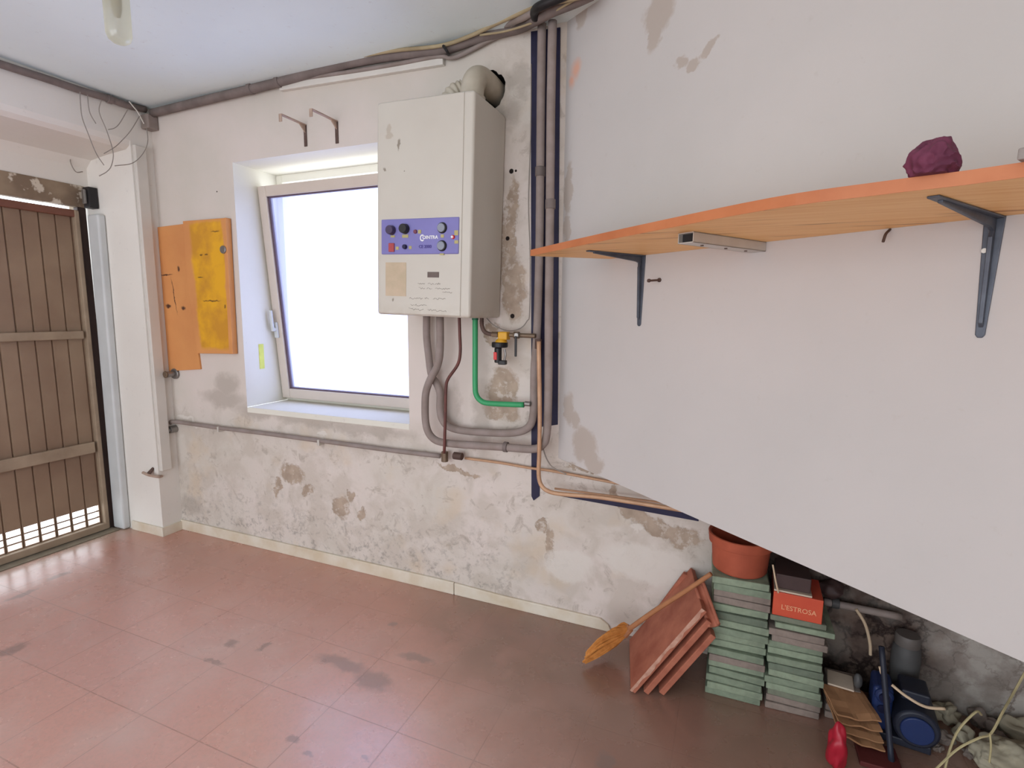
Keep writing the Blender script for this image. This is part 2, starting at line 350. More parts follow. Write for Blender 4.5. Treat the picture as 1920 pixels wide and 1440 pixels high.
def box(bm, x0, x1, y0, y1, z0, z1, mtx=None):
    v = [bm.verts.new(p) for p in ((x0, y0, z0), (x1, y0, z0), (x1, y1, z0), (x0, y1, z0), (x0, y0, z1), (x1, y0, z1), (x1, y1, z1), (x0, y1, z1))]
    for f in ((0, 1, 2, 3), (4, 5, 6, 7), (0, 1, 5, 4), (1, 2, 6, 5), (2, 3, 7, 6), (3, 0, 4, 7)): bm.faces.new([v[i] for i in f])
    if mtx is not None: bmesh.ops.transform(bm, matrix=mtx, verts=v)
    return bm
def prism(bm, pts, ext):            # pts: planar ring of Vectors, ext: extrusion vector
    a = [bm.verts.new(p) for p in pts]; b = [bm.verts.new(Vector(p)+ext) for p in pts]
    bm.faces.new(a); bm.faces.new(b[::-1]); n = len(a)
    for i in range(n): bm.faces.new((a[i], a[(i+1) % n], b[(i+1) % n], b[i]))
    return bm
def cyl(bm, a, b, r, r2=None, n=20, cap=True):
    a, b = Vector(a), Vector(b); r2 = r if r2 is None else r2
    d = (b-a).normalized(); x = d.orthogonal().normalized(); y = d.cross(x)
    A = [bm.verts.new(a+(x*math.cos(t)+y*math.sin(t))*r) for t in (2*PI*i/n for i in range(n))]
    C = [bm.verts.new(b+(x*math.cos(t)+y*math.sin(t))*r2) for t in (2*PI*i/n for i in range(n))]
    for i in range(n): bm.faces.new((A[i], A[(i+1) % n], C[(i+1) % n], C[i]))
    if cap: bm.faces.new(A); bm.faces.new(C[::-1])
    return bm
def smooth_path(p, k=6):
    p = [Vector(q) for q in p]; out = []
    for i in range(len(p)-1):
        p0 = p[i-1] if i else p[0]*2-p[1]; p1, p2 = p[i], p[i+1]; p3 = p[i+2] if i+2 < len(p) else p[-1]*2-p[-2]
        for j in range(k):
            t = j/k
            out.append(.5*((2*p1)+(p2-p0)*t+(2*p0-5*p1+4*p2-p3)*t*t+(3*p1-p0-3*p2+p3)*t**3))
    out.append(p[-1]); return out
def tube(bm, path, r, n=12, k=6, rf=None, cap=True):
    P = smooth_path(path, k) if k else [Vector(q) for q in path]
    up = None; rings = []
    for i, q in enumerate(P):
        d = (P[min(i+1, len(P)-1)]-P[max(i-1, 0)]).normalized()
        if up is None: up = d.orthogonal().normalized()
        up = (up - d*up.dot(d)).normalized(); sd = d.cross(up)
        rr = r if rf is None else r*rf(i/(len(P)-1), i)
        rings.append([bm.verts.new(q+(up*math.cos(t)+sd*math.sin(t))*rr) for t in (2*PI*j/n for j in range(n))])
    for a, b in zip(rings, rings[1:]):
        for j in range(n): bm.faces.new((a[j], a[(j+1) % n], b[(j+1) % n], b[j]))
    if cap: bm.faces.new(rings[0]); bm.faces.new(rings[-1][::-1])
    return bm
def lathe(bm, prof, c=(0, 0, 0), n=28, close=False):
    c = Vector(c); R = []
    for r, z in prof: R.append([bm.verts.new(c+Vector((r*math.cos(2*PI*j/n), r*math.sin(2*PI*j/n), z))) for j in range(n)])
    for a, b in zip(R, R[1:]):
        for j in range(n): bm.faces.new((a[j], a[(j+1) % n], b[(j+1) % n], b[j]))
    if close: bm.faces.new(R[0][::-1]); bm.faces.new(R[-1])
    return bm
def blobmesh(bm, c, s, amp=.25, sc=2.5, sub=3, seed=0, rot=0, flat=False):
    r = bmesh.ops.create_icosphere(bm, subdivisions=sub, radius=1)
    for v in r['verts']:
        d = 1+amp*noise.noise(v.co*sc+Vector((seed*3.1, seed*1.7, seed)))*1.6
        q = v.co*d; x, y = q.x*s[0], q.y*s[1]
        v.co = Vector((c[0]+x*math.cos(rot)-y*math.sin(rot), c[1]+x*math.sin(rot)+y*math.cos(rot), c[2]+q.z*s[2]))
        if flat: v.co.z = max(v.co.z, c[2]-s[2]*.8)
    return bm
def text_bm(s, size, depth, bold=0.0):
    cu = bpy.data.curves.new('t', 'FONT'); cu.body = s; cu.size = size; cu.extrude = depth; cu.offset = bold
    cu.align_x = 'CENTER'; cu.align_y = 'CENTER'; cu.resolution_u = 3
    o = bpy.data.objects.new('t', cu); COL.objects.link(o)
    dg = bpy.context.evaluated_depsgraph_get(); me = bpy.data.meshes.new_from_object(o.evaluated_get(dg))
    bm = bmesh.new(); bm.from_mesh(me); bpy.data.objects.remove(o); bpy.data.curves.remove(cu); bpy.data.meshes.remove(me)
    return bm

# ================================================================== THE ROOM
XR = 2.4; XL = -3.5; XP = -3.085
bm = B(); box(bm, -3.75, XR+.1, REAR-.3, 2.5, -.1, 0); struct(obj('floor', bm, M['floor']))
bm = B(); box(bm, -3.75, XR+.1, REAR-.1, 2.5, H, H+.1); struct(obj('ceiling', bm, M['ceiling']))
# back wall with the window opening and the flue hole, both real openings
WX0, WX1, WZ0, WZ1, WD = -2.472, -1.406, .815, 2.117, 2.46
bm = B()
def loop(pts):
    v = [bm.verts.new(p) for p in pts]
    return v, [bm.edges.new((v[i], v[(i+1) % len(v)])) for i in range(len(v))]
_, e1 = loop([(-3.6, D, 0), (XR, D, 0), (XR, D, H), (-3.6, D, H)])
wv, e2 = loop([(WX0, D, WZ0), (WX1, D, WZ0), (WX1, D, WZ1), (WX0, D, WZ1)])
hp = [(-.978+.062*(1+.18*noise.noise(Vector((math.cos(t)*2, math.sin(t)*2, 3))))*math.cos(t), D, 2.262+.075*(1+.25*noise.noise(Vector((math.cos(t)*3, math.sin(t)*3, 1))))*math.sin(t)) for t in (2*PI*i/26 for i in range(26))]
hv, e3 = loop(hp)
bmesh.ops.triangle_fill(bm, use_beauty=True, use_dissolve=False, edges=e1+e2+e3)
def inside(f):
    c = f.calc_center_median()
    if WX0 < c.x < WX1 and WZ0 < c.z < WZ1: return True
    return (c.x+.978)**2/.055**2+(c.z-2.262)**2/.065**2 < 1
bmesh.ops.delete(bm, geom=[f for f in bm.faces if inside(f)], context='FACES_ONLY')
struct(obj('wall_back', bm, M['back']))
bm = B()
a = [bm.verts.new(p) for p in hp]; b_ = [bm.verts.new((p[0]-.0, D+.22, p[2])) for p in hp]
for i in range(26): bm.faces.new((a[i], a[(i+1) % 26], b_[(i+1) % 26], b_[i]))
bm.faces.new(b_); struct(obj('trim_3', bm, M['dark_hole']))       # the broken lining of the flue hole
# left wall: beam, curved soffit, recess above the gate, pillar
bm = B()
prof = [(XP, H), (XP, 2.262), (XP-.01, 2.235), (XP-.04, 2.218), (-3.30, 2.206), (-3.44, 2.19), (XL+.012, 2.15), (XL+.012, 2.045), (XL-.1, 2.045)]
y0, y1 = REAR, 2.1
for (xa, za), (xb, zb) in zip(prof, prof[1:]): quad(bm, (xa, y0, za), (xa, 1.978, za), (xb, 1.978, zb), (xb, y0, zb))
quad(bm, (XL+.012, REAR, 0), (XL+.012, -.7, 0), (XL+.012, -.7, 2.045), (XL+.012, REAR, 2.045))
box(bm, XL-.1, XP, 1.978, 2.1, 0, H)
box(bm, XL-.14, XL-.10, 1.93, 2.1, 0, H)
struct(obj('wall_left', bm, M['left']))
bm = B(); u0 = 3.65
def zb(s): return .735-.05*min(s, 1.5)
ss = [0, .4, .8, 1.2, 1.5, u0]
front_b = [SP(s, 0, zb(s)) for s in ss]; front_t = [SP(s, 0, H) for s in ss]; back = [Vector((p.x, D-.001, p.z)) for p in front_b]
for i in range(len(ss)-1):
    quad(bm, front_b[i], front_b[i+1], front_t[i+1], front_t[i]); quad(bm, front_b[i], front_b[i+1], back[i+1], back[i])
struct(obj('wall_right', bm, M['white_wall']))
bm = B(); quad(bm, (XR, REAR, 0), (XR, D, 0), (XR, D, H), (XR, REAR, H)); struct(obj('wall_side', bm, M['white_wall']))
bm = B()
box(bm, -3.6, OPEN[0], REAR-.12, REAR, 0, H); box(bm, OPEN[1], XR, REAR-.12, REAR, 0, H); box(bm, OPEN[0], OPEN[1], REAR-.12, REAR, OPEN[3], H)
struct(obj('wall_rear', bm, M['left']))
# skirting
bm = B(); box(bm, XP, -1.165, D-.013, D, 0, .062); struct(obj('baseboard_back', bm, M['skirting'], bevel=.003))
bm = B(); prism(bm, [Vector((-1.162, D-.012, 0)), Vector((-.40, D-.012, 0)), Vector((-.415, D-.012, .03)), Vector((-.45, D-.012, .052)), Vector((-.9, D-.012, .052)), Vector((-1.162, D-.012, .060))], Vector((0, .012, 0)))
struct(obj('baseboard_right', bm, M['skirting'], bevel=.003))
bm = B(); box(bm, -3.36, XP+.012, 1.966, 1.978, 0, .055); box(bm, XP, XP+.012, 1.978, D-.013, 0, .055); struct(obj('baseboard_left', bm, M['skirting'], bevel=.002))
# ---- window
win = bpy.data.objects.new('window_1', None); COL.objects.link(win); win.location = ((WX0+WX1)/2, 2.38, WZ0); win['kind'] = 'structure'
WM = Matrix.Translation(win.location).inverted()
def wobj(name, bm, mat, **k): bmesh.ops.transform(bm, matrix=WM, verts=bm.verts); return obj(name, bm, mat, win, **k)
bm = B()
quad(bm, (WX0, D, WZ0), (WX0, WD, WZ0), (WX0, WD, WZ1), (WX0, D, WZ1)); quad(bm, (WX1, D, WZ0), (WX1, WD, WZ0), (WX1, WD, WZ1), (WX1, D, WZ1))
quad(bm, (WX0, D, WZ1), (WX1, D, WZ1), (WX1, WD, WZ1), (WX0, WD, WZ1)); wobj('window_reveal', bm, M['reveal'])
bm = B(); box(bm, WX0, WX1, D-.002, WD, WZ0-.03, WZ0); wobj('window_sill', bm, M['reveal'], bevel=.003)
bm = B(); f = .042
for q in ((WX0, WX0+f, WZ0, WZ1), (WX1-f, WX1, WZ0, WZ1), (WX0+f, WX1-f, WZ0, WZ0+f), (WX0+f, WX1-f, WZ1-f, WZ1)): box(bm, q[0], q[1], 2.385, 2.44, q[2], q[3])
wobj('window_frame', bm, M['reveal'], bevel=.003)
# tilted sash: hinged at its foot, its head leaning into the room
sash = bpy.data.objects.new('sash', None); COL.objects.link(sash); sash.parent = win
sash.location = (0, -.012, .022); sash.rotation_euler = (math.radians(5.0), 0, 0)
SW, SH = (WX1-WX0)/2-.008, 1.195; st = .056
bm = B()
for q in ((-SW, -SW+st, 0, SH), (SW-st, SW, 0, SH), (-SW+st, SW-st, 0, st), (-SW+st, SW-st, SH-st, SH)): box(bm, q[0], q[1], -.022, .022, q[2], q[3])
obj('sash_frame', bm, M['frame'], sash, bevel=.004)
bm = B(); g = .012
for q in ((-SW+st, -SW+st+g, st, SH-st), (SW-st-g, SW-st, st, SH-st), (-SW+st, SW-st, st, st+g*.6), (-SW+st, SW-st, SH-st-g*.6, SH-st)): box(bm, q[0], q[1], -.012, .012, q[2], q[3])
obj('gasket', bm, simple('dark_gasket', (96, 78, 92), .6), sash)
bm = B(); box(bm, -SW+st, SW-st, -.003, .003, st, SH-st); obj('window_pane', bm, M['glass'], sash)
bm = B(); box(bm, -SW+.008, -SW+.034, -.036, -.022, .36, .45); cyl(bm, (-SW+.02, -.05, .41), (-SW+.02, -.03, .41), .011)
box(bm, -SW+.010, -SW+.028, -.058, -.046, .40, .52); obj('handle', bm, M['white_metal'], sash, bevel=.003)
bm = B(); box(bm, WX0-.0, WX0+.004, 2.2, 2.23, 1.02, 1.16); wobj('paint_mark', bm, simple('yellow_green_paint', (226, 232, 120), .7, bump=0))
# ---- gate
gate = bpy.data.objects.new('door_1', None); COL.objects.link(gate); gate.location = (XL, .6, 0); gate['kind'] = 'structure'
GM = Matrix.Translation(gate.location).inverted()
def gobj(name, bm, mat, **k): bmesh.ops.transform(bm, matrix=GM, verts=bm.verts); return obj(name, bm, mat, gate, **k)
GY0, GY1, per = -.7, 1.885, .0768
zs = [.052, .060, .090, .098, .128, .136, .168, .30, .52, 1.2, 1.905]
slots = {1, 3, 5}
ys = []
y = GY1
while y > GY0:
    ys += [(y, 0, 1), (y-.004, -.009, 1), (y-.009, -.009, 1), (y-.013, 0, 0)]
    y -= per
bm = B()
for i in range(len(ys)-1):
    for j in range(len(zs)-1):
        if ys[i][2] == 0 and j in slots: continue
        (ya, xa, _), (yb, xb, _) = ys[i], ys[i+1]
        quad(bm, (XL+xa, ya, zs[j]), (XL+xb, yb, zs[j]), (XL+xb, yb, zs[j+1]), (XL+xa, ya, zs[j+1]))
bmesh.ops.remove_doubles(bm, verts=bm.verts, dist=1e-5)
po = gobj('door_panel', bm, M['gate']); sm = po.modifiers.new('sheet', 'SOLIDIFY'); sm.thickness = .004; sm.offset = 0
for za, zc in ((1.178, 1.224), (.500, .566)):
    bm = B(); box(bm, XL+.012, XL+.032, GY0, 1.87, za, zc); gobj('rail', bm, M['gate_rail'], bevel=.005)
bm = B(); box(bm, XL-.02, XL+.03, GY0, 1.905, .012, .052); gobj('bottom_rail', bm, M['gate_rail'], bevel=.004)
bm = B(); box(bm, XL-.02, XL+.025, GY0, 1.905, 1.865, 1.905); gobj('top_rail', bm, simple('red_brown_rail', (122, 78, 62), .5), bevel=.006)
bm = B(); box(bm, XL-.015, XL+.028, GY1, 1.91, .012, 1.905); gobj('stile', bm, M['gate_rail'], bevel=.006)
bm = B(); box(bm, XL-.03, XL+.02, GY0, 1.955, 1.926, 2.046); gobj('header_beam', bm, M['header'], bevel=.004)
bm = B(); box(bm, XL-.03, XL+.01, 1.912, 1.955, 0, 1.926); gobj('frame_post', bm, simple('dark_brown_post', (66, 50, 46), .6), bevel=.002)
bm = B(); box(bm, XL-.06, XL+.085, GY0, 1.93, 0, .007); struct(obj('trim_1', bm, simple('worn_threshold', (132, 122, 104), .8), bevel=.003))
bm = B(); prism(bm, [Vector((-3.487, 1.934, .004)), Vector((-3.385, 1.934, .004)), Vector((-3.352, 1.934, 1.885)), Vector((-3.452, 1.934, 1.885))], Vector((0, .043, 0))); jo = obj('trim_2', bm, M['white_metal'], bevel=.012, seg=4); struct(jo)
t = thing('gate_latch', 'black metal latch block at the top corner of the brown gate', 'latch', (-3.43, 1.94, 1.92))
bm = B(); box(bm, -.028, .03, -.012, .034, 0, .115); obj('latch_case', bm, M['black'], t, bevel=.004)
bm = B(); box(bm, -.012, .012, -.028, -.012, .02, .10); obj('latch_bolt', bm, M['steel'], t, bevel=.005)

# ================================================================== BOILER
BW, BH, BD = .43, .82, .29
boil = thing('gas_boiler', 'cream wall-hung gas boiler with violet control panel beside the window', 'boiler', (-1.361, 2.1, 1.339), (0, .028, 0))
bm = B(); box(bm, 0, BW, -BD, -.004, 0, BH); obj('casing', bm, M['enamel'], boil, bevel=.012, seg=4)
bm = B(); box(bm, .018, BW-.040, -BD-.004, -BD+.005, .006, BH-.006); obj('front_cover', bm, M['enamel'], boil, bevel=.003)
FY = -BD-.004
def bx(px, py): return ((px-703)*.00234, .308+((438.8-(px-736)*.04)-py)*.00196)
pn = None
bm = B(); box(bm, .028, .380, FY-.004, FY+.003, .240, .376); pn = obj('control_panel', bm, M['violet'], boil, bevel=.006)
PY = FY-.004
def knob(name, px, py, r, mat, h=.012, n=24):
    u, v = bx(px, py); b = B(); cyl(b, (u, PY+.001, v), (u, PY-h, v), r, r*.88, n); return obj(name, b, mat, pn, bevel=.002, smooth=.6)
knob('knob', 737, 426, .019, simple('faded_purple_knob', (74, 62, 92), .5), .022)
knob('knob', 764, 423, .020, M['black'], .022)
knob('indicator', 784, 428, .0085, simple('red_brown_lamp', (120, 64, 84), .3), .006)
knob('gauge', 835, 420, .0215, M['black'], .008); knob('gauge_face', 834.2, 420, .0185, M['dial'], .0095)
knob('gauge', 835, 454, .0215, M['black'], .008); knob('gauge_face', 834.2, 454, .0185, M['dial'], .0095)
knob('button', 764, 458, .0095, simple('dark_navy_button', (30, 22, 70), .4), .012)
knob('indicator', 855.5, 437, .008, M['red'], .006); knob('lens', 854.5, 437, .0055, M['white_ink'], .008)
u, v = bx(737, 460); bm = B(); box(bm, u-.013, u+.013, PY-.006, PY+.001, v-.017, v+.017); obj('power_switch', bm, simple('dark_red_switch', (176, 70, 74), .4), pn, bevel=.002)
for i, (px, py, a, b_) in enumerate(((764, 437, .014, .006), (792, 428, .007, .007), (748, 461, .007, .006), (774, 459, .006, .006), (835.5, 435.5, .007, .006), (861, 429, .008, .009), (861.5, 446, .008, .006), (739, 438, .010, .004), (835, 470, .009, .003))):
    u, v = bx(px, py); bm = B(); box(bm, u-a, u+a, PY-.0015, PY+.001, v-b_, v+b_); obj('symbol_plate', bm, M['label_yellow'], pn)
RX = Matrix.Rotation(PI/2, 4, 'X')
def btext(name, s, px, py, size, mat, bold=0, sx=1., parent=None, y=None):
    u, v = bx(px, py); b = text_bm(s, size, .0006, bold)
    bmesh.ops.transform(b, matrix=Matrix.Translation((u, PY-.0008 if y is None else y, v)) @ RX @ Matrix.Diagonal((sx, 1, 1, 1)), verts=b.verts)
    return obj(name, b, mat, parent or pn)
btext('logo', 'C', 796.5, 440.5, .034, M['white_ink'], .0012, .75); btext('logo', 'OINTRA', 812.5, 438.5, .0175, M['white_ink'], .0006, 1.05)
btext('model_name', 'CE 2000', 803, 456.5, .0165, M['violet_ink'], .0004, 1.0)
u0_, v0_ = bx(723, 490); u1_, v1_ = bx(765, 556)
bm = B(); box(bm, u0_, u1_, FY-.001, FY+.001, v1_, v0_); obj('sticker', bm, M['sticker'], boil)
u0_, v0_ = bx(807, 505); u1_, v1_ = bx(829, 515)
bm = B(); box(bm, u0_, u1_, FY-.002, FY+.001, v1_, v0_); obj('inspection_plate', bm, M['slot'], boil, bevel=.001)
bm = B()
for (px, py, ln) in ((788, 529.5, 14), (808, 528.5, 12), (822, 527, 10), (790, 538, 12), (806, 538, 10), (822, 536, 28), (836, 542, 18), (772, 559, 26), (802, 557, 8), (818, 556.5, 24), (774, 572, 32), (770, 581, 30), (808, 580, 36)):
    pts = []; n = int(ln/1.6)
    for i in range(n+1):
        u, v = bx(px+ln*i/n, py+random.uniform(-1.9, 1.9)); pts.append((u, FY-.0006, v))
    tube(bm, pts, .0007, 4, 2)
obj('handwriting', bm, M['ink'], boil)
for px, m_ in ((800, 'rust'), (824, 'rust'), (861, 'redpipe'), (891, 'steel'), (904, 'rust')):
    pass
# flue
t = thing('flue_pipe', 'aged white flue elbow from the boiler top into the broken wall hole', 'flue', (-.99, 1.95, 2.15))
def rel(t, pts): o = Vector(t.location); return [Vector(p)-o for p in pts]
bm = B(); tube(bm, rel(t, [(-.992, 1.955, 2.154), (-.992, 1.955, 2.20), (-.990, 1.970, 2.243), (-.986, 2.005, 2.268), (-.980, 2.06, 2.27), (-.975, 2.14, 2.262), (-.975, 2.2, 2.262)]), .046, 24, 6)
obj('elbow', bm, M['flue'], t, smooth=.9)
bm = B(); cyl(bm, (-.002, .005, .004), (-.002, .005, .03), .052, n=28); obj('collar', bm, M['flue'], t, bevel=.003, smooth=.6)
t = thing('flexible_duct', 'short beige corrugated duct behind the boiler top', 'duct', (-1.10, 1.99, 2.16))
bm = B(); tube(bm, rel(t, [(-1.115, 1.99, 2.158), (-1.115, 1.99, 2.19), (-1.095, 2.0, 2.225), (-1.065, 2.02, 2.243)]), .036, 20, 12, rf=lambda a, i: 1+.09*math.sin(i*1.25))
obj('corrugated_hose', bm, M['flue'], t, smooth=3)

# ================================================================== PIPEWORK
def pipe(name, label, cat, px, r, mat, Y=D-.03, group=None, k=6, n=14, parent=None):
    pts = [oY(q[0], q[1], q[2] if len(q) > 2 else Y) for q in px]
    b = B(); tube(b, pts, r, n, k); o = obj(name, b, mat, parent, smooth=3)
    return tag(o, label, cat, group) if parent is None else o
pp = thing('backing_strip', 'navy blue strip on the wall behind the vertical grey pipes', 'strip', (-.75, D, .8))
bm = B(); prism(bm, [p-Vector(pp.location) for p in (oY(996, 60), oY(1051, 52), oY(1048, 400), oY(1046, 796), oY(1014, 800), oY(1012, 930), oY(1001, 938), oY(997, 930))], Vector((0, -.004, 0)))
obj('painted_strip', bm, M['navy'], pp)
bm = B(); prism(bm, [p-Vector(pp.location) for p in (oY(1050, 927), oY(1052, 930), oY(1310, 977), oY(1310, 960), oY(1120, 934))], Vector((0, -.003, 0)))
obj('lower_strip', bm, M['navy'], pp)
# vertical grey pipe A (left) and B (right)
def vpipe(name, label, px, r, mat, Y, joints):
    t = thing(name, label, 'pipe', oY(px[-1][0], px[-1][1], Y)); o = Vector(t.location)
    b = B(); tube(b, [oY(q[0], q[1], Y)-o for q in px], r, 18, 6); obj('pipe_run', b, mat, t, smooth=3)
    for (x, y) in joints:
        p = oY(x, y, Y)-o; b = B(); cyl(b, p+Vector((0, 0, -.018)), p+Vector((0, 0, .018)), r+.0035); obj('coupling', b, M['dark_pipe'], t, bevel=.002, smooth=.6)
    return t
vpipe('heating_pipe', 'left vertical grey pipe beside the boiler, curving back left below it', [(1016, 45), (1014, 200), (1012, 420), (1009, 560), (1006, 640), (1002, 690), (1001, 740), (1000, 775), (994, 797), (976, 809), (940, 812), (873, 808), (843, 801), (830, 788), (825, 768), (825, 738), (819, 720), (809, 703), (804, 669), (800, 630), (800, 592)], .0165, M['lag'], 2.055, [(1013, 322)])
vpipe('heating_pipe', 'right vertical grey pipe in the corner, sweeping left under the boiler', [(1036, 40), (1033, 200), (1031, 420), (1029, 600), (1028, 740), (1025, 812), (1017, 834), (997, 842), (940, 838), (873, 834), (840, 831), (818, 826), (804, 812), (798, 790), (797, 758), (799, 734), (807, 711), (820, 686), (825, 656), (825, 592)], .0168, M['lag'], 2.02, [(1032, 383)])
bm = B(); cyl(bm, oY(948, 838, 2.02)-Vector((.008, 0, 0)), oY(948, 838, 2.02)+Vector((.010, 0, 0)), .0225); tag(obj('pipe_clamp', bm, M['dark_pipe'], bevel=.002), 'dark clamp around the lower grey pipe left of the copper pipe', 'clamp')
pipe('thin_pipe', 'thin red-brown pipe bending down from the boiler', 'pipe', [(861, 592), (862, 624), (863, 660), (858, 684), (840, 711), (836, 731), (835, 780), (833, 850)], .0068, M['redpipe'], 1.994)
t = thing('green_pipe', 'bright green pipe turning right below the boiler', 'pipe', oY(891, 740, 2.03)); o_ = Vector(t.location)
bm = B(); tube(bm, [oY(q[0], q[1], 2.03)-o_ for q in ((891, 592), (891, 660), (891, 722), (893, 740), (901, 751), (915, 756), (950, 758), (982, 759))], .0118, 16, 6); obj('pipe_run', bm, M['green'], t, smooth=3)
bm = B(); p = oY(989, 757, 2.03)-o_; cyl(bm, p-Vector((.012, 0, 0)), p+Vector((.014, 0, 0)), .0105); cyl(bm, p+Vector((.006, 0, 0)), p+Vector((.006, .06, 0)), .008); obj('end_fitting', bm, M['steel'], t, bevel=.002)
bm = B(); p = Vector(oY(891, 600, 2.03))-o_; cyl(bm, p, p+Vector((0, 0, .02)), .014); obj('boiler_nut', bm, simple('dark_green_nut', (40, 110, 80), .5), t)
t = thing('water_pipe', 'long thin grey pipe running along the back wall under the window', 'pipe', oY(600, 826, 2.075)); o_ = Vector(t.location)
bm = B(); tube(bm, [oY(q[0], q[1], 2.075)-o_ for q in ((319, 812), (316, 802), (319, 793), (330, 791), (410, 802), (500, 813), (620, 829), (740, 845), (825, 855))], .0115, 14, 5); obj('pipe_run', bm, M['grey_pipe'], t, smooth=3)
for x, y in ((412, 804), (600, 829)):
    p = oY(x, y, 2.075)-o_; bm = B(); box(bm, p.x-.007, p.x+.007, p.y-.016, p.y+.025, p.z-.017, p.z+.015); obj('pipe_clip', bm, M['alu'], t, bevel=.003)
p = oY(318, 806, 2.06)-o_; bm = B(); cyl(bm, p, p+Vector((0, .04, 0)), .022); cyl(bm, p+Vector((0, -.012, 0)), p, .013); obj('wall_rosette', bm, M['steel'], t, bevel=.002)
p = oY(834, 855, 2.06)-o_; bm = B(); cyl(bm, p+Vector((0, .0, -.026)), p+Vector((0, 0, .021)), .017, n=8); obj('tee_fitting', bm, M['brass'], t, bevel=.002)
p = oY(858, 855, 2.06)-o_; bm = B(); cyl(bm, p-Vector((.02, 0, 0)), p+Vector((.024, 0, 0)), .018, n=8); obj('union_fitting', bm, M['rust'], t, bevel=.003)
pipe('copper_pipe', 'thin pinkish copper pipe running right from the fitting below the boiler', 'pipe', [(872, 859), (940, 868), (991, 877), (1029, 882), (1073, 890), (1120, 899), (1200, 914)], .0058, M['copper'], 2.082)
pipe('copper_pipe', 'tan copper pipe dropping beside the grey pipes and turning right', 'pipe', [(1010, 640), (1011, 700), (1012, 780), (1011, 850), (1010, 888), (1014, 908), (1026, 920), (1050, 926), (1120, 932), (1189, 942), (1290, 958)], .0088, M['copper'], 1.992)
pipe('copper_pipe', 'thin copper pipe lying above the tan one behind the hanging wall', 'pipe', [(1040, 916), (1080, 921), (1140, 929), (1230, 941), (1290, 950)], .0042, M['copper'], 2.06)
bm = B(); p = oY(1009, 645, 2.0); cyl(bm, p-Vector((0, 0, .02)), p+Vector((0, 0, .02)), .0145, n=8); tag(obj('pipe_nut', bm, M['rust'], bevel=.002), 'dark nut on top of the tan copper pipe', 'nut')
# gas line
t = thing('gas_filter', 'yellow and black gas filter with a red label under the boiler', 'gas filter', oY(944, 640, 2.02)); o_ = Vector(t.location)
def L(px, py, Y=2.02): return oY(px, py, Y)-o_
c = L(945, 630); bm = B(); box(bm, c.x-.021, c.x+.021, c.y-.02, c.y+.02, c.z-.016, c.z+.018); a = L(940, 640); cyl(bm, a+Vector((0, 0, -.006)), a+Vector((0, 0, .010)), .028, .020); obj('filter_body', bm, M['yellow'], t, bevel=.005)
a = L(937, 646); bm = B(); cyl(bm, a+Vector((0, 0, -.012)), a+Vector((0, 0, .010)), .034, n=28); obj('cap_ring', bm, M['black'], t, bevel=.003)
a = L(934, 652); b_ = L(935, 680); bm = B(); cyl(bm, a, (a.x, a.y, b_.z), .0155); obj('cylinder', bm, M['black'], t, bevel=.003, smooth=.7)
a = L(931, 658); bm = B(); box(bm, a.x-.006, a.x+.009, a.y-.0185, a.y-.012, a.z-.036, a.z-.004); obj('red_tag', bm, M['red'], t, bevel=.001)
a = L(946, 655); bm = B(); tube(bm, [a, a+Vector((.004, 0, -.025)), a+Vector((-.002, 0, -.05))], .005, 8, 4); obj('side_stem', bm, M['steel'], t)
a = L(941, 679); bm = B(); box(bm, a.x-.014, a.x+.020, a.y-.012, a.y+.012, a.z-.010, a.z+.008); obj('foot_cap', bm, M['black'], t, bevel=.003)
t = thing('gas_hose', 'short ribbed hose from the boiler to the yellow gas filter', 'hose', oY(904, 600, 2.02)); o_ = Vector(t.location)
bm = B(); tube(bm, [oY(q[0], q[1], 2.02)-o_ for q in ((903, 592), (904, 612), (910, 623), (922, 627), (930, 627))], .0085, 14, 10, rf=lambda a, i: 1+.08*(i % 2)); obj('hose_run', bm, M['rust'], t, smooth=3)
a = oY(930, 627, 2.02)-o_; bm = B(); cyl(bm, a-Vector((.018, 0, 0)), a+Vector((.010, 0, 0)), .012, n=6); obj('hose_nut', bm, M['brass'], t)
t = thing('gas_valve', 'brass gas stop valve with a dark lever right of the yellow filter', 'valve', oY(972, 628, 2.02)); o_ = Vector(t.location)
a = oY(956, 628, 2.02)-o_; b_ = oY(1004, 630, 2.02)-o_
bm = B(); cyl(bm, a, b_, .0095); cyl(bm, a+Vector((.018, 0, 0)), a+Vector((.042, 0, 0)), .0145, n=8); obj('valve_body', bm, M['brass'], t, bevel=.001)
a = oY(972, 628, 2.02)-o_; bm = B(); cyl(bm, a+Vector((0, -.026, 0)), a, .010); obj('spindle', bm, M['steel'], t, bevel=.002)
bm = B(); box(bm, a.x-.006, a.x+.005, a.y-.030, a.y-.024, a.z-.088, a.z-.004); obj('lever', bm, M['black'], t, bevel=.003)
pipe('thin_cable', 'thin brown cable looping under the right corner of the boiler', 'cable', [(909, 592), (925, 609), (952, 620), (975, 616), (988, 602), (993, 585), (994, 480), (991, 380), (995, 250), (996, 120)], .0022, M['wire'], 2.07, n=6)
pipe('thin_cable', 'thin grey cable trailing from the corner pipes to the hanging wall', 'cable', [(1018, 840), (1024, 858), (1033, 873), (1045, 881), (1062, 889)], .003, M['wire'], 2.05, n=6)
# faucet left
t = thing('tap_stub', 'round tarnished metal tap stub below the orange board', 'tap', oY(315, 702, 2.05)); o_ = Vector(t.location)
bm = B(); cyl(bm, (0, .05, 0), (0, .035, 0), .032); cyl(bm, (0, .035, 0), (0, -.01, 0), .015, .018); obj('tap_body', bm, M['steel'], t, bevel=.003, smooth=.7)
bm = B(); cyl(bm, (0, -.01, .0), (0, -.02, -.0), .021, n=8); obj('tap_cap', bm, M['brass'], t, bevel=.004)
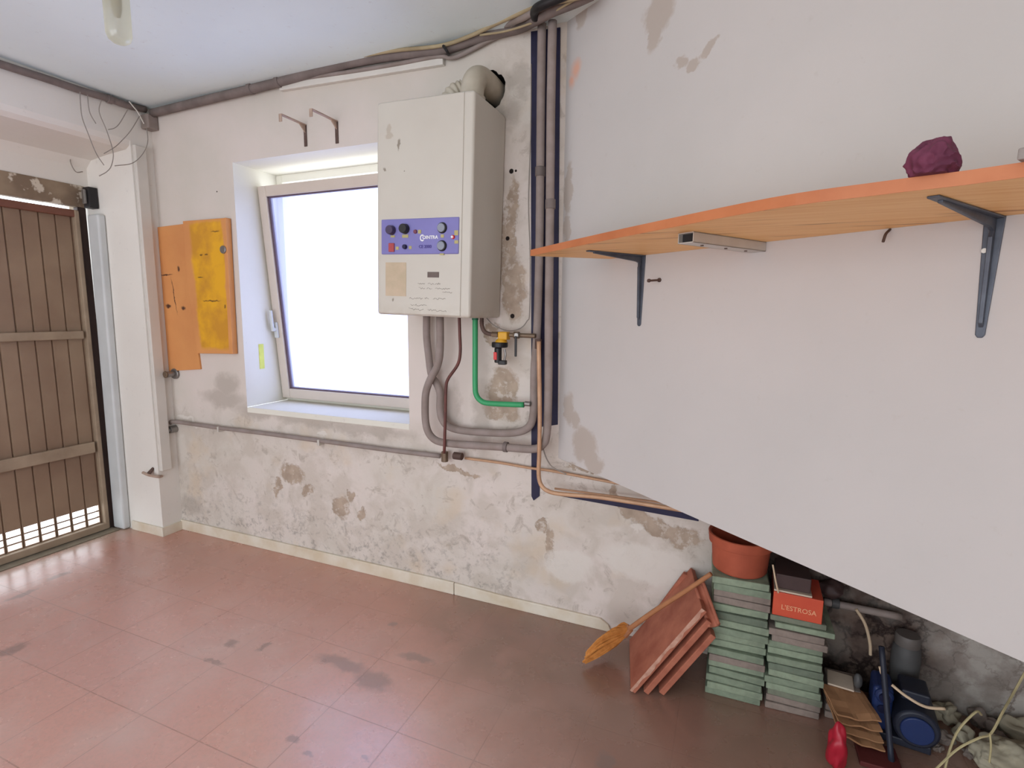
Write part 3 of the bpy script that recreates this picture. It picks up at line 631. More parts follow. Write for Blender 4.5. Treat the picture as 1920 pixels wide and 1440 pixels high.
# trunking and stub on the pillar
bm = B(); box(bm, XP, XP+.026, 1.985, 2.045, .402, 2.24); tag(obj('cable_trunking', bm, M['duct'], bevel=.004), 'cream vertical cable trunking on the pillar beside the gate', 'trunking')
t = thing('pipe_stub', 'short corroded pipe stub sticking out of the pillar below the trunking', 'pipe stub', oY(284, 890, 1.95)); o_ = Vector(t.location)
bm = B(); tube(bm, [oY(268, 886, 1.945)-o_, oY(280, 891, 1.945)-o_, oY(296, 894, 1.955)-o_, oY(303, 893, 1.99)-o_], .008, 10, 5); obj('stub_arm', bm, M['pale_rust'], t, smooth=3)
a = oY(279, 886, 1.95)-o_; bm = B(); cyl(bm, a+Vector((0, 0, -.006)), a+Vector((0, .028, .02)), .012, .008, 8); obj('stub_knob', bm, M['rust'], t)
# conduits under the ceiling
def oC(x, y, off=.02): return oZ(x, y, H-off)
def conduit(name, label, pts, r, mat, joints=(), jm='dark_pipe'):
    t = thing(name, label, 'conduit', pts[0]); o = Vector(t.location)
    b = B(); tube(b, [p-o for p in pts], r, 14, 5); obj('conduit_run', b, mat, t, smooth=3)
    for p, d in joints:
        p = Vector(p)-o; d = Vector(d).normalized(); b = B(); cyl(b, p-d*.012, p+d*.012, r+.004); obj('coupling', b, M[jm], t, bevel=.002, smooth=.6)
    return t
cp = [oY(q[0], q[1], 2.07) for q in ((286, 212), (380, 189), (500, 160), (620, 127), (700, 110), (792, 97), (833, 92), (885, 75), (930, 62), (972, 52))]+[oC(1005, 36, .024), oC(1035, 20, .024), oC(1075, 4, .024), oC(1110, -12, .024)]
conduit('wall_conduit', 'thick grey conduit along the top of the back wall', cp, .021, M['dark_pipe'], [(oY(522, 154, 2.07), (1, 0, .02)), (oY(470, 167, 2.07), (1, 0, .02))])
conduit('wall_conduit', 'thinner grey conduit just above the thick one near the corner pipes', [oY(q[0], q[1], 2.08) for q in ((600, 128), (700, 101), (800, 86), (880, 66), (930, 52))]+[oC(975, 36, .013), oC(1010, 18, .013), oC(1050, 0, .013), oC(1080, -14, .013)], .012, M['grey_pipe'])
conduit('wall_conduit', 'lower thin grey conduit behind the end of the white trunking', [oY(q[0], q[1], 2.078) for q in ((560, 148), (667, 133), (750, 119), (820, 106), (850, 108), (890, 90), (925, 72), (970, 54))], .009, M['grey_pipe'])
bm = B(); a = oY(530, 168, D); b_ = oY(835, 118, D)
prism(bm, [a+Vector((0, 0, -.012)), b_+Vector((0, 0, -.014)), b_+Vector((0, 0, .014)), a+Vector((0, 0, .016))], Vector((0, -.022, 0)))
tag(obj('wall_trunking', bm, M['duct'], bevel=.002), 'white horizontal trunking under the conduits above the boiler', 'trunking')
bm = B(); tube(bm, [oY(831, 86, 2.03), oY(838, 96, 2.03), oY(841, 103, 2.05)], .006, 8, 4); tag(obj('conduit_clip', bm, M['black']), 'small black clip hanging over the white trunking end', 'clip')
tag(pipe('beige_cable', '', 'cable', [(640, 112, 2.05), (730, 96, 2.04), (824, 86, 2.04), (880, 68, 2.03), (925, 47, 2.02), (970, 27, 1.98), (1010, 10, 1.95), (1060, 1, 1.9), (1120, -12, 1.86)], .0075, M['beige']), 'beige cable sagging along the conduits and leaving over the corner pipes', 'cable')
tag(pipe('beige_cable', '', 'cable', [(900, 66, 2.03), (950, 58, 2.02), (1000, 42, 1.99), (1030, 27, 1.96), (1056, 12, 1.93), (1090, -8, 1.88)], .004, M['beige']), 'thin beige cable crossing in front of the vertical grey pipes', 'cable')
bm = B(); tube(bm, [oC(1004, 34, .03), oC(1002, 22, .024), oC(1012, 12, .03), oC(1045, -2, .03), oC(1085, -20, .03)], .016, 12, 5); tag(obj('black_conduit', bm, M['black'], smooth=3), 'black conduit at the ceiling over the corner pipes', 'conduit')
lp = [Vector((XP+.022, 2.06, oX(280, 208, XP+.022).z))]+[oX(q[0], q[1], XP+.022) for q in ((240, 198), (200, 184), (150, 169), (100, 152), (50, 136), (0, 120))]
lp.append(lp[-1]+(lp[-1]-lp[-2])*4)
conduit('beam_conduit', 'dark conduit along the top of the beam above the gate', lp, .017, M['dark_pipe'], [(oX(205, 186, XP+.022), (0, 1, .05))])
bm = B(); p = oY(277, 232, 2.06); box(bm, p.x-.03, p.x+.034, 2.04, 2.098, p.z-.03, p.z+.045); tag(obj('junction_box', bm, M['grey_pipe'], bevel=.006), 'small grey junction box in the ceiling corner above the pillar', 'junction box')
def hang(label, px, r=.0022, mat='wire', X=XP+.045):
    b = B(); pts = []
    for (x, y) in px:
        p = oX(x, y, X); 
        if p.y > 2.07: p = oY(x, y, 2.07)
        pts.append(p)
    tube(b, pts, r, 6, 5); tag(obj('hanging_wire', b, M[mat]), label, 'wire', 'loose wires hanging from the beam conduit')
hang('leftmost loose wire hanging in a long curve from the beam conduit', [(150, 172), (151, 195), (154, 220), (165, 250), (180, 287), (195, 310)])
hang('short loose wire just right of the leftmost one, ending free', [(164, 178), (166, 200), (170, 215), (180, 232)])
hang('long loose wire curling back left at its lower end', [(190, 187), (186, 210), (200, 245), (212, 285), (209, 310), (200, 322), (186, 330)])
hang('short loose wire slanting down left from the conduit clip', [(240, 204), (225, 230), (215, 240), (203, 243)])
hang('loose wire slanting from the junction box down to the left', [(262, 217), (245, 245), (228, 264), (215, 276), (195, 288)])
hang('lowest loose wire bowing under the junction box', [(275, 240), (277, 266), (268, 288), (248, 306), (215, 311)])
hang('pale loose wire lying across the beam conduit by the box', [(242, 190), (250, 200), (258, 210), (270, 232)], .003, 'duct')
t = thing('wall_anchor', 'rusty anchor with a bent wire in the recess above the gate', 'anchor', oX(136, 272, XL+.03)); o_ = Vector(t.location)
bm = B(); box(bm, -.018, .012, -.025, .02, -.03, .025); tube(bm, [(0, 0, 0), (.0, .05, .0), (.0, .09, -.02)], .006, 8, 4); obj('anchor_plate', bm, M['rust'], t, bevel=.004)
bm = B(); tube(bm, [oX(134, 285, XL+.04)-o_, oX(132, 303, XL+.04)-o_, oX(142, 322, XL+.04)-o_, oX(155, 322, XL+.04)-o_], .0028, 6, 4); obj('bent_wire', bm, M['wire'], t)

# ================================================================== THINGS ON THE BACK WALL
P0 = oY(290, 427); 
bm = B(); pts = [oY(292, 427), oY(351, 420), oY(357, 500), oY(372, 640), oY(379, 692), oY(300, 694)]
prism(bm, [Vector((max(p.x, XP+.002), D, p.z)) for p in pts], Vector((0, -.012, 0))); tag(obj('orange_board', bm, M['orange_board'], bevel=.002), 'orange wooden board with dark nail holes on the wall, left one', 'board')
t = thing('yellow_board', 'yellow painted board on the wall between orange board and window', 'board', (0, 0, 0))
bm = B(); pts = [oY(351, 416), oY(431, 410), oY(437, 540), oY(443, 663), oY(378, 662), oY(358, 520)]
prism(bm, [Vector((p.x, D-.0125, p.z)) for p in pts], Vector((0, -.014, 0))); obj('board_panel', bm, M['yellow_board'], t, bevel=.002)
bm = B(); pts = [oY(429, 411), oY(434, 410), oY(447, 663), oY(440, 663)]
prism(bm, [Vector((p.x, D-.004, p.z)) for p in pts], Vector((0, -.032, 0))); obj('edge_strip', bm, M['orange_board'], t, bevel=.002)
p = oY(418, 468, 2.06); bm = B(); cyl(bm, p+Vector((0, .0135, 0)), p+Vector((0, -.004, 0)), .021, n=24); obj('round_knob', bm, M['steel'], t, bevel=.003)
for px, lab in ((573, 'left rusty hooked shelf bracket on the wall above the window'), (632, 'right rusty hooked shelf bracket nearer the boiler above the window')):
    sx = oY(px, 250).x; zt = 2.243; tp = 1.947 if px == 573 else 1.935
    if px == 632: zt = 2.236
    t = thing('angle_bracket', lab, 'bracket', (sx, D, zt-.10), (0, 0, 0), None)
    bm = B(); box(bm, -.009, .009, -.004, 0, 0, .10); obj('wall_leg', bm, M['rust'], t, bevel=.001)
    bm = B(); box(bm, -.009, .009, tp-D, 0, .096, .101); box(bm, -.009, .009, tp-D-.003, tp-D+.001, .066, .101); prism(bm, [Vector((-.003, 0, .06)), Vector((-.003, 0, .098)), Vector((-.003, -.045, .098))], Vector((.006, 0, 0)))
    obj('arm', bm, M['pale_rust'], t, bevel=.001)
# ================================================================== SHELF ON THE OBLIQUE WALL
ZS = 1.547
front = [(.17, .284), (.45, .335), (.77, .385), (1.12, .425), (1.3, .398), (1.45, .366), (1.9, .33)]
front = [(p.x, p.y) for p in smooth_path([(a, b, 0) for a, b in front], 5)]
shp = [(.27, 0)]+front+[(1.9, 0)]
t = thing('wooden_shelf', 'long orange wooden shelf board on the white wall', 'shelf', SP(.9, .2, ZS)); o_ = Vector(t.location)
bm = B(); prism(bm, [SP(s, w_, ZS)-o_ for s, w_ in shp], Vector((0, 0, .021))); obj('shelf_board', bm, M['shelf'], t, bevel=.002)
bm = B(); fr = [SP(s, w_+.0005, ZS)-o_ for s, w_ in front]; fo = [SP(s, w_+.003, ZS)-o_ for s, w_ in front]; prism(bm, fr+fo[::-1], Vector((0, 0, .021))); obj('front_edging', bm, simple('orange_edging', (196, 122, 78), .5, scale=8, rgb2=(178, 104, 62), bump=.05), t)
SROT = math.atan2(SU.y, SU.x)
def s_bracket(s, arm, lab):
    t = thing('shelf_bracket', lab, 'bracket', SP(s, 0, ZS-.24), (0, 0, SROT), None)
    # local x along wall, local -y out of the wall
    bm = B(); Lh = .24
    prism(bm, [Vector((-.017, 0, Lh)), Vector((.017, 0, Lh)), Vector((.008, 0, .006)), Vector((.004, 0, 0)), Vector((-.004, 0, 0)), Vector((-.008, 0, .006))], Vector((0, -.004, 0)))
    prism(bm, [Vector((-.004, -.003, Lh-.01)), Vector((-.004, -.003, .02)), Vector((-.004, -.012, .03)), Vector((-.004, -.018, Lh-.04))], Vector((.008, 0, 0)))
    obj('wall_leg', bm, M['bluegrey'], t, bevel=.0015)
    bm = B()
    prism(bm, [Vector((-.017, 0, Lh)), Vector((.017, 0, Lh)), Vector((.009, -arm, Lh)), Vector((-.009, -arm, Lh))], Vector((0, 0, -.004)))
    prism(bm, [Vector((-.004, -.002, Lh-.03)), Vector((-.004, -.03, Lh-.022)), Vector((-.004, -arm*.9, Lh-.008)), Vector((-.004, -arm*.9, Lh-.002)), Vector((-.004, -.002, Lh-.002))], Vector((.008, 0, 0)))
    obj('arm', bm, M['bluegrey'], t, bevel=.0015)
    bm = B(); cyl(bm, (-.009, -.004, .175), (-.009, -.008, .175), .005, n=10); obj('screw', bm, M['alu'], t)
    return t
s_bracket(.425, .25, 'blue-grey metal bracket under the left end of the orange shelf')
s_bracket(1.342, .33, 'blue-grey metal bracket under the shelf near the maroon cloth')
t = thing('square_tube', 'hollow aluminium square tube under the shelf between the two brackets', 'tube', SP(.845, 0, ZS-.013), (0, 0, SROT))
bm = B(); wa, ha, th = .0225, .0125, .002
for q in ((-wa, wa, ha-th, ha), (-wa, wa, -ha, -ha+th), (-wa, -wa+th, -ha, ha), (wa-th, wa, -ha, ha)): box(bm, q[0], q[1], -.315, -.002, q[2], q[3])
obj('tube_body', bm, M['alu'], t)
bm = B(); box(bm, -wa+th, wa-th, -.30, -.29, -ha+th, ha-th); obj('inner_shade', bm, M['black'], t)  # black block standing in for the shade inside the open tube
for yy in (-.25, -.15, -.06):
    bm = B(); cyl(bm, (0, yy, -ha), (0, yy, -ha-.002), .004, n=10); obj('rivet', bm, M['rust'], t)
bm = B(); p = SP(.505, 0, 1.461); cyl(bm, p, p-SN*.05+Vector((0, 0, -.004)), .0035); cyl(bm, p-SN*.05+Vector((0, 0, -.004)), p-SN*.055+Vector((0, 0, -.004)), .006); cyl(bm, p, p-SN*.004, .007)
tag(obj('wall_bolt', bm, M['rust']), 'small rusty bolt in the white wall under the shelf', 'bolt')
bm = B(); p = SP(1.16, .0, 1.545); tube(bm, [p, p-SN*.02+Vector((0, 0, -.012)), p-SN*.03+Vector((0, 0, -.03))], .003, 6, 4); tag(obj('bent_nail', bm, M['rust']), 'bent nail at the wall just under the shelf', 'nail')
# crumpled cloth on the shelf
c0 = oZ(1726, 322, ZS+.021)
bm = B(); r = bmesh.ops.create_icosphere(bm, subdivisions=5, radius=1)
for v in r['verts']:
    q = v.co.copy()
    n1 = noise.noise(q*1.3+Vector((4, 2, 1)))*.45; rid = 1-abs(noise.noise(q*2.2+Vector((1, 7, 3))))*2.2
    q = q*(1+n1*.5+rid*.20)
    q.z = max(q.z, -.55)
    v.co = Vector((q.x*.031, q.y*.034, (q.z+.55)*.034))
t = obj('crumpled_cloth', bm, M['maroon'], smooth=.7); t.location = c0-SN*-.045; t.rotation_euler = (0, 0, SROT+.3); tag(t, 'crumpled maroon cloth on top of the orange shelf', 'cloth')
bm = B(); p = oZ(1902, 298, ZS+.021); box(bm, 0, .12, .01, .07, 0, .016, Matrix.Rotation(SROT, 4, 'Z')); t = obj('grey_block', bm, M['greytile'], bevel=.002); t.location = p; tag(t, 'thin grey slab on the shelf at its right end', 'slab')

# ================================================================== CEILING LAMP
lc = (oY(221, 40, 1.1)); LX, LY = lc.x, 1.1; zb_ = oY(220, 84, 1.10).z
t = thing('ceiling_lamp', 'glass jar ceiling lamp hanging near the gate', 'lamp', (LX, LY, H))
bm = B(); lathe(bm, [(.0001, zb_-H), (.018, zb_-H+.003), (.028, zb_-H+.011), (.033, zb_-H+.026), (.034, -.10), (.032, -.085)]); obj('glass_jar', bm, M['jar'], t, smooth=3)
bm = B(); lathe(bm, [(.0001, -.11), (.022, -.11), (.034, -.10), (.042, -.07), (.046, -.02), (.05, 0), (.0001, 0)]); obj('lamp_base', bm, M['porcelain'], t, smooth=.6)
bm = B(); lathe(bm, [(.0001, zb_-H+.07), (.008, zb_-H+.075), (.014, zb_-H+.10), (.014, -.13), (.010, -.11)], n=20); obj('bulb', bm, M['porcelain'], t, smooth=3)

# ================================================================== UNDER THE OVERHANG
def tile_stack(x0, x1, y, n, z0, h, lab, grp, cols, seed):
    rnd = random.Random(seed); th = h/n; base = None
    for i in range(n):
        dx = rnd.uniform(-.008, .006); dy = rnd.uniform(-.009, .007)
        b = B(); W = x1-x0
        box(b, -W/2, W/2, 0, .2, 0, th-.002)
        o = obj('cement_tile', b, TM[cols[i % len(cols)]], bevel=.003)
        o.location = ((x0+x1)/2+dx, y+dy, z0+i*th); o.rotation_euler = (rnd.uniform(-.001, .001), 0, rnd.uniform(-.045, .045))
        tag(o, lab(i, n), 'tile', grp)
    return z0+h
ordn = ['bottom', 'second', 'third', 'fourth', 'fifth', 'sixth', 'seventh', 'eighth', 'ninth', 'tenth', 'eleventh', 'twelfth', 'thirteenth', 'fourteenth', 'fifteenth', 'sixteenth', 'seventeenth']
cn = ['green', 'pale green', 'dull green', 'pinkish grey', 'mossy grey']
c1 = [0, 1, 0, 0, 1, 3, 0, 1, 1, 0, 1, 2, 1, 3, 3, 0, 1]
c2 = [3, 3, 4, 1, 0, 1, 2, 0, 1, 0, 3, 3]
def lab1(i, n): return ('%s cement tile, %s in the left stack under the terracotta pot' % (cn[c1[i]], 'topmost' if i == n-1 else ordn[i]+(' from the floor' if i else '')))
def lab2(i, n): return ('%s cement tile, %s in the right stack under the orange box' % (cn[c2[i]], 'topmost' if i == n-1 else ordn[i]+(' from the floor' if i else '')))
z1 = tile_stack(-.010, .170, 1.868, 17, .001, .452, lab1, 'tiles in the left stack', c1, 3)
z2 = tile_stack(.180, .345, 1.872, 12, .001, .302, lab2, 'tiles in the right stack', c2, 5)
for k_, (dx, lab, m_) in enumerate(((.015, 'shifted green cement tile sticking out right below the orange box', 1), (-.002, 'mossy grey cement tile directly under the orange box', 4))):
    b = B(); box(b, -.085+.001*k_, .09-.008*k_, 0, .19, 0, .019); o = obj('cement_tile', b, TM[m_], bevel=.003); o.location = (.262+dx, 1.868+.006*k_, z2+.001+k_*.021); tag(o, lab, 'tile', 'tiles in the right stack')
z2 += .042
# terracotta pot
t = thing('terracotta_pot', 'terracotta flower pot standing on the left stack of green tiles', 'pot', (.072, 1.955, z1+.001))
bm = B(); lathe(bm, [(.0001, 0), (.086, 0), (.090, .006), (.097, .092), (.106, .094), (.110, .128), (.105, .130), (.098, .126), (.094, .10), (.084, .012), (.0001, .012)], n=40); obj('pot_body', bm, M['terra_pot'], t, bevel=.001, smooth=.5)
# orange box with lettering
t = thing('orange_box', 'orange-red box with cream lettering on the right tile stack', 'box', (.253, 1.872, z2+.001), (0, 0, -.03))
bm = B(); box(bm, -.073, .073, 0, .15, 0, .083); obj('box_body', bm, M['orange_box'], t, bevel=.002)
b = text_bm("L'ESTROSA", .0235, .0006, .0002); bmesh.ops.transform(b, matrix=Matrix.Translation((.004, -.0015, .034)) @ RX @ Matrix.Rotation(-.0, 4, 'Z') @ Matrix.Diagonal((.92, 1, 1, 1)), verts=b.verts); obj('lettering', b, M['cream_ink'], t)
zz = z2+.085
bm = B(); box(bm, -.072, .04, 0, .13, 0, .006); o = obj('paper_pad', bm, M['paper'], bevel=.001); o.location = (.253, 1.874, zz); o.rotation_euler = (0, 0, -.03); tag(o, 'thin pale pad lying on the orange box', 'pad')
bm = B(); box(bm, -.068, .036, 0, .13, 0, .050); o = obj('dark_box', bm, M['darkbox'], bevel=.003); o.location = (.253, 1.885, zz+.007); o.rotation_euler = (0, 0, -.03); tag(o, 'dark brown box on top of the orange box', 'box')
bm = B(); tube(bm, [(.170, 1.866, zz+.095), (.180, 1.864, zz+.05), (.185, 1.864, zz+.03), (.193, 1.866, zz-.0)], .0028, 6, 4); tag(obj('loose_string', bm, M['cord']), 'pale string hanging beside the dark box', 'string')
bm = B(); blobmesh(bm, (0, 0, 0), (.040, .035, .030), .3, 1.6, 3, 4); o = obj('dark_lump', bm, M['darkbox'], smooth=.8); o.location = (.375, 2.05, z2+.045); tag(o, 'dark rounded lump behind the orange box against the wall', 'lump')
# leaning terracotta slabs
Dp = Vector((-.262, 1.755, .0)); Cp = Vector((-.028, 1.755, .333))
Cp = Dp+Vector((.222, .040, .345)); dv = Vector((-.19, .98, 0)).normalized(); du = (Cp-Dp).normalized(); nrm = du.cross(dv).normalized(); nrm = -nrm if nrm.z > 0 else nrm       # below the slab
ll = (Cp-Dp).length
slabs = [(0, 0, 0, .30, 'uppermost terracotta slab leaning on the green tiles'), (.035, .012, .0, .28, 'second terracotta slab under the leaning one, slightly lower'), (.075, .03, .0, .24, 'third terracotta slab lowest of the leaning ones')]
for i, (off, fy, _, dep, lab) in enumerate(slabs):
    th = .021; b = B(); base = Dp+Vector((off*1.28, fy, 0)); sh = .0
    # slab thickness below its top face; its foot kept on the floor
    L_ = [ll, ll*.88, ll*.72][i]
    lift = th*abs(nrm.z)
    A0 = base+Vector((0, 0, lift+.001)); pts = [A0, A0+du*L_, A0+du*L_+dv*(dep-fy), A0+dv*(dep-fy)]
    prism(b, [p-base for p in pts], nrm*th)
    if i == 0:
        o = thing('terracotta_slab', lab, 'slab', base, group='leaning terracotta slabs'); obj('slab_body', b, M['terra'], o, bevel=.003)
        b = B(); e0 = A0-base-dv*.0015; n_ = 26; rr = random.Random(4)
        top = [e0+du*(L_*j/n_)-nrm*.0008+dv*.0 for j in range(n_+1)]; bot = [e0+du*(L_*j/n_)+nrm*(.006+rr.random()*.010) for j in range(n_+1)]
        prism(b, top+bot[::-1], dv*.003); obj('lit_chipped_edge', b, simple('lit_chipped_clay', (206, 164, 144), .9, scale=30, rgb2=(180, 132, 112), bump=.5), o)  # chipped edge, painted paler as if catching the light
    else:
        o = obj('terracotta_slab', b, M['terra'], bevel=.003); o.location = base; tag(o, lab, 'slab', 'leaning terracotta slabs')
b = B(); base = Vector((-.20, 2.06, 0)); 
a0 = oY(1205, 1165, 2.05); a1 = oY(1286, 1079, 2.05); a2 = oY(1306, 1095, 2.05); 
prism(b, [Vector((-.30, 2.06, .012)), Vector((a1.x-.01, 2.06, a1.z)), Vector((a1.x+.03, 2.06, a1.z-.012)), Vector((-.255, 2.06, .0))], Vector((0, .025, 0))); tag(obj('terracotta_slab', b, M['terra'], bevel=.003), 'rearmost terracotta slab against the wall behind the broom', 'slab', 'leaning terracotta slabs')
# curved roof tiles
for i, (x, z_, lab) in enumerate(((-.052, .20, 'curved terracotta roof tile wedged against the left tile stack'),)):
    b = B(); n = 10; R1, R2 = .06, .05
    p0 = oY(1338, 1172, 1.80); p1 = oY(1308, 1090, 1.90)
    ax = (p1-p0); axn = ax.normalized(); sd = axn.cross(Vector((0, -1, 0))).normalized(); ou = axn.cross(sd)
    rings = []
    for s in range(7):
        c = p0+ax*(s/6); 
        rings.append([b.verts.new(c+(sd*math.cos(t)*.022+ou*math.sin(t)*.03)) for t in (PI*j/n for j in range(n+1))])
    for q, r_ in zip(rings, rings[1:]):
        for j in range(n): b.faces.new((q[j], q[j+1], r_[j+1], r_[j]))
    o = obj('roof_tile', b, M['terra'], smooth=3); m = o.modifiers.new('t', 'SOLIDIFY'); m.thickness = .010; tag(o, lab, 'roof tile')
# broom
t = thing('hand_broom', 'worn broom with orange bristles and stick handle across the slabs', 'broom', oZ(1110, 1238, 0)); o_ = Vector(t.location)
hs = oY(1176, 1182, 1.93)-o_; he = oY(1333, 1076, 1.80)-o_
bm = B(); tube(bm, [hs, hs.lerp(he, .35)+Vector((0, 0, .004)), hs.lerp(he, .7), he], .0085, 10, 5, rf=lambda a, i: 1.15-.25*a); obj('handle', bm, M['stick'], t, smooth=3)
bm = B(); tip = oZ(1112, 1236, .012)-o_; d = (tip-hs)
for j in range(150):
    r1 = random.uniform(-1, 1); r2 = random.uniform(-1, 1)
    e = tip+Vector((r1*.030, r1*.050, 0))+Vector((0, 0, (r2+1)*.022)); e -= d*random.uniform(0, .16)
    a = hs+Vector((0, r1*.014, r2*.014)); mid = a.lerp(e, .5)+Vector((r1*.012, r1*.020, r2*.022+.008))
    tube(bm, [a, mid, e], .0046, 5, 3)
obj('bristles', bm, M['bristle'], t)
bm = B(); tube(bm, [hs-d*.1, hs+d*.12], .017, 12, 0, rf=lambda a, i: .9+.3*a); obj('binding', bm, M['stick'], t)

# pipe on the bare wall
t = thing('old_wall_pipe', 'old grey pipe along the bare masonry behind the clutter', 'pipe', oY(1600, 1137, 2.07)); o_ = Vector(t.location)
bm = B(); tube(bm, [oY(1545, 1128, 2.065)-o_, oY(1600, 1139, 2.065)-o_, oY(1690, 1157, 2.065)-o_], .013, 12, 4); obj('pipe_run', bm, M['grey_pipe'], t, smooth=3)
a = oY(1566, 1131, 2.065)-o_; bm = B(); cyl(bm, a-Vector((.012, 0, 0)), a+Vector((.012, 0, 0)), .018); obj('coupling', bm, M['greyjug'], t, bevel=.002)
bm = B(); tube(bm, [oY(1605, 1142, 2.05)-o_, oY(1622, 1170, 2.05)-o_, oY(1631, 1205, 2.05)-o_, oY(1632, 1228, 2.05)-o_], .005, 8, 5); obj('thin_branch', bm, M['cord'], t)
# small tile pile
for i in range(5):
    b = B(); box(b, -.05-.002*(i % 2), .045, 0, .10, 0, .022); o = obj('small_tile', b, TM[3], bevel=.003); o.location = (.415+.003*((i*7) % 3), 1.90+.004*((i*5) % 3), .001+i*.0235); o.rotation_euler = (0, 0, -.05+.03*(i % 3))
    tag(o, ['bottom', 'second', 'middle', 'fourth', 'topmost'][i]+' brown tile of the small pile beside the green stacks', 'tile', 'small brown tile pile')
b = B(); box(b, -.045, .03, 0, .08, 0, .006); o = obj('wood_chip', b, M['paper'], bevel=.001); o.location = (.41, 1.90, .120); o.rotation_euler = (0, .0, -.12); tag(o, 'thin pale slat on top of the small brown tile pile', 'slat')
b = B(); blobmesh(b, (0, 0, 0), (.012, .014, .026), .1, 1, 3, 2); o = obj('small_bottle', b, M['greyjug'], smooth=3); o.location = (.452, 1.915, .152); tag(o, 'small pale upright piece on the brown tile pile', 'bottle')
# cardboard
for i in range(4):
    b = B(); nx = 10
    W_, D_ = .125, .13
    g_ = [[b.verts.new((-W_/2+W_*ii/nx, D_*jj/6, .008*noise.noise(Vector((ii*.3, jj*.4, i*2)))+.012*(1-ii/nx)**3)) for jj in range(7)] for ii in range(nx+1)]
    for ii in range(nx):
        for jj in range(6): b.faces.new((g_[ii][jj], g_[ii+1][jj], g_[ii+1][jj+1], g_[ii][jj+1]))
    o = obj('cardboard_sheet', b, M['card']); m = o.modifiers.new('t', 'SOLIDIFY'); m.thickness = .005
    p = oZ(1612, 1405, 0); o.location = (p.x-.004*i, p.y-.02+.004*i, .03+.024*i); o.rotation_euler = (.05, .10-.05*i, .10+.04*i)
    tag(o, ['lowest', 'second lowest', 'second from top', 'topmost']                                                                                     [i]+' crumpled kraft cardboard sheet in front of the blue box', 'cardboard', 'crumpled cardboard sheets')
b = B(); blobmesh(b, (0, 0, 0), (.026, .030, .075), .2, 1.6, 4, 9); o = obj('red_container', b, M['crimson'], smooth=3); p = oZ(1566, 1440, 0); o.location = (p.x, p.y, .066); tag(o, 'crimson plastic container at the bottom beside the cardboard', 'container')
b = B(); box(b, -.04, .07, 0, .1, 0, .016); o = obj('dark_red_box', b, simple('dark_red_card', (92, 36, 34), .7), bevel=.003); p = oZ(1640, 1440, 0); o.location = (p.x, p.y-.01, .001); tag(o, 'dark red flat box at the bottom under the cardboard', 'box')
# blue machine
p = oZ(1690, 1410, 0)
t = thing('blue_pump', 'blue electric pump with a round motor cover under the overhang', 'pump', (p.x+.005, p.y+.03, 0), (0, 0, -.12))
bm = B(); box(bm, -.085, .075, -.01, .14, .004, .030); obj('base_plate', bm, M['darkblue'], t, bevel=.004)
bm = B(); cyl(bm, (.03, -.03, .088), (.03, .13, .088), .060, n=32); obj('motor_housing', bm, M['darkblue'], t, bevel=.008, smooth=.7)
bm = B(); cyl(bm, (.03, -.038, .088), (.03, -.028, .088), .043, n=32); obj('fan_cover', bm, M['blue'], t, bevel=.003, smooth=.7)
bm = B(); box(bm, -.085, -.03, .0, .10, .03, .175); cyl(bm, (-.055, -.01, .150), (-.055, .02, .150), .026, n=20); obj('pump_head', bm, M['blue'], t, bevel=.012, seg=3)
bm = B(); cyl(bm, (-.055, -.016, .150), (-.055, -.006, .150), .015, n=20); cyl(bm, (-.057, -.005, .105), (-.057, .01, .105), .013, n=20); obj('port', bm, simple('dark_navy_port', (14, 20, 60), .5), t)
bm = B(); box(bm, -.01, .065, .02, .11, .145, .178); obj('terminal_box', bm, M['darkblue'], t, bevel=.006)
# grey jug behind
p = oY(1708, 1235, 1.98)
t = thing('grey_canister', 'dull grey canister standing behind the blue pump', 'canister', (p.x+.005, 2.045, 0))
bm = B(); lathe(bm, [(.0001, .002), (.030, .002), (.040, .012), (.042, .20), (.040, .235), (.030, .25)], n=24); obj('body', bm, M['greyjug'], t, smooth=.6)
bm = B(); lathe(bm, [(.036, .245), (.037, .275), (.034, .282), (.0001, .282)], n=24); obj('lid', bm, simple('pale_grey_lid', (104, 98, 94), .5), t, smooth=.6)
# dark upright pole
a = oZ(1672, 1436, .002); b_ = oY(1653, 1212, 1.86)
bm = B(); tube(bm, [a, a.lerp(b_, .5), b_], .0085, 10, 4); tag(obj('black_pole', bm, M['darkblue'], smooth=3), 'dark upright pole in front of the blue pump', 'pole')
b = B(); tube(b, [oY(1672, 1284, 1.75), oY(1700, 1306, 1.735), oY(1735, 1325, 1.73), oY(1772, 1329, 1.735)], .0042, 8, 6); tag(obj('pale_cord', b, M['cord'], smooth=3), 'pale cord curving over the blue pump', 'cord')
bm = B(); tube(bm, [oY(1649, 1250, 1.84), oY(1652, 1262, 1.84), oY(1657, 1270, 1.84)], .003, 6, 4); tag(obj('white_wire_end', bm, M['cord']), 'short white wire end beside the dark pole', 'wire')
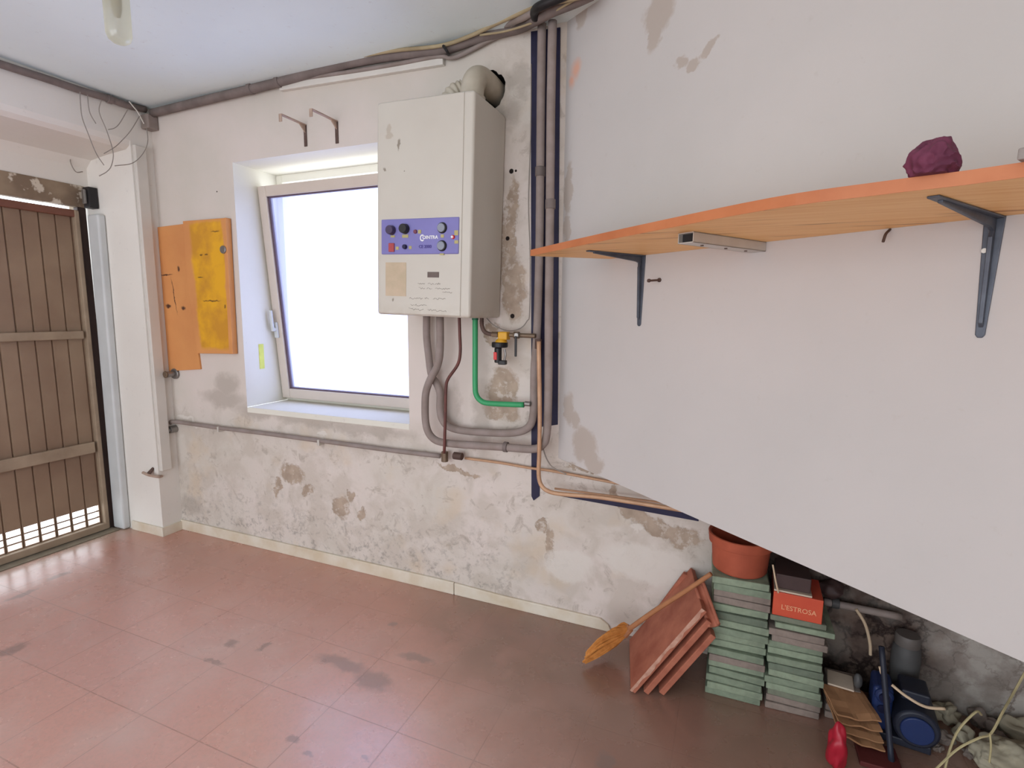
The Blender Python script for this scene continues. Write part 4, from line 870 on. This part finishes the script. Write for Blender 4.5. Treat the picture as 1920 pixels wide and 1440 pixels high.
# rubble
rnd = random.Random(11); k_ = 0
spots = [(.645, 2.005, .022), (.74, 2.05, .036), (.84, 2.055, .034), (.925, 2.05, .042), (.70, 1.935, .024), (.765, 1.965, .030), (.855, 1.985, .024), (.935, 1.975, .026), (.672, 1.885, .014), (1.03, 2.03, .05), (.755, 1.895, .018), (.60, 2.06, .020)]
places = ['by the grey canister', 'against the wall right of the canister', 'in the middle against the wall', 'at the right against the wall', 'small, in front of the canister side', 'pale, in the middle of the heap', 'behind the dusty sack', 'at the right frame edge', 'tiny, near the blue pump', 'beyond the right end of the sack', 'tiny, before the heap', 'lying behind the pump']
for (x, y, s), pl in zip(spots, places):
    b = B(); blobmesh(b, (0, 0, 0), (s, s*.8, s*.85), .45, 1.5, 4, k_, flat=True)
    if 0: pass
    o = obj('rubble_stone', b, M['sack'] if k_ in (1, 3, 5, 7) else M['stone'], smooth=.45)
    o.location = (x, min(y, 2.09-s*.9), s*.68); o.rotation_euler = (0, 0, rnd.uniform(0, 6)); k_ += 1
    tag(o, 'broken rubble stone '+pl, 'stone', 'rubble stones under the overhang')
b = B(); r = bmesh.ops.create_icosphere(b, subdivisions=5, radius=1)
for v in r['verts']:
    q = v.co*(1+.35*noise.noise(v.co*1.8)+.10*(1-abs(noise.noise(v.co*5))*2)); q.z = max(q.z, -.7); v.co = Vector((q.x*.085, q.y*.06, (q.z+.7)*.055))
o = obj('dusty_sack', b, M['sack'], smooth=3); p = oZ(1880, 1425, 0); o.location = (p.x, p.y-.045, .001); tag(o, 'dusty pale sack lying at the bottom right corner', 'sack')
def tw(lab, px, r=.0032):
    b = B(); tube(b, [oY(x, y, Y) for x, y, Y in px], r, 6, 6); tag(obj('straw_twine', b, M['twine']), lab, 'twine', 'straw twine on the rubble')
tw('straw twine arching up from the floor to the rubble stones', [(1772, 1440, 1.78), (1783, 1400, 1.78), (1800, 1365, 1.78), (1830, 1335, 1.80), (1840, 1340, 1.83)])
tw('straw twine running diagonally over the dusty sack', [(1755, 1442, 1.76), (1795, 1405, 1.74), (1835, 1384, 1.74), (1858, 1375, 1.76), (1880, 1335, 1.80), (1900, 1300, 1.86), (1925, 1255, 1.9)])
tw('straw twine hanging down across the front of the sack', [(1856, 1376, 1.755), (1858, 1400, 1.74), (1855, 1430, 1.72)], .0025)
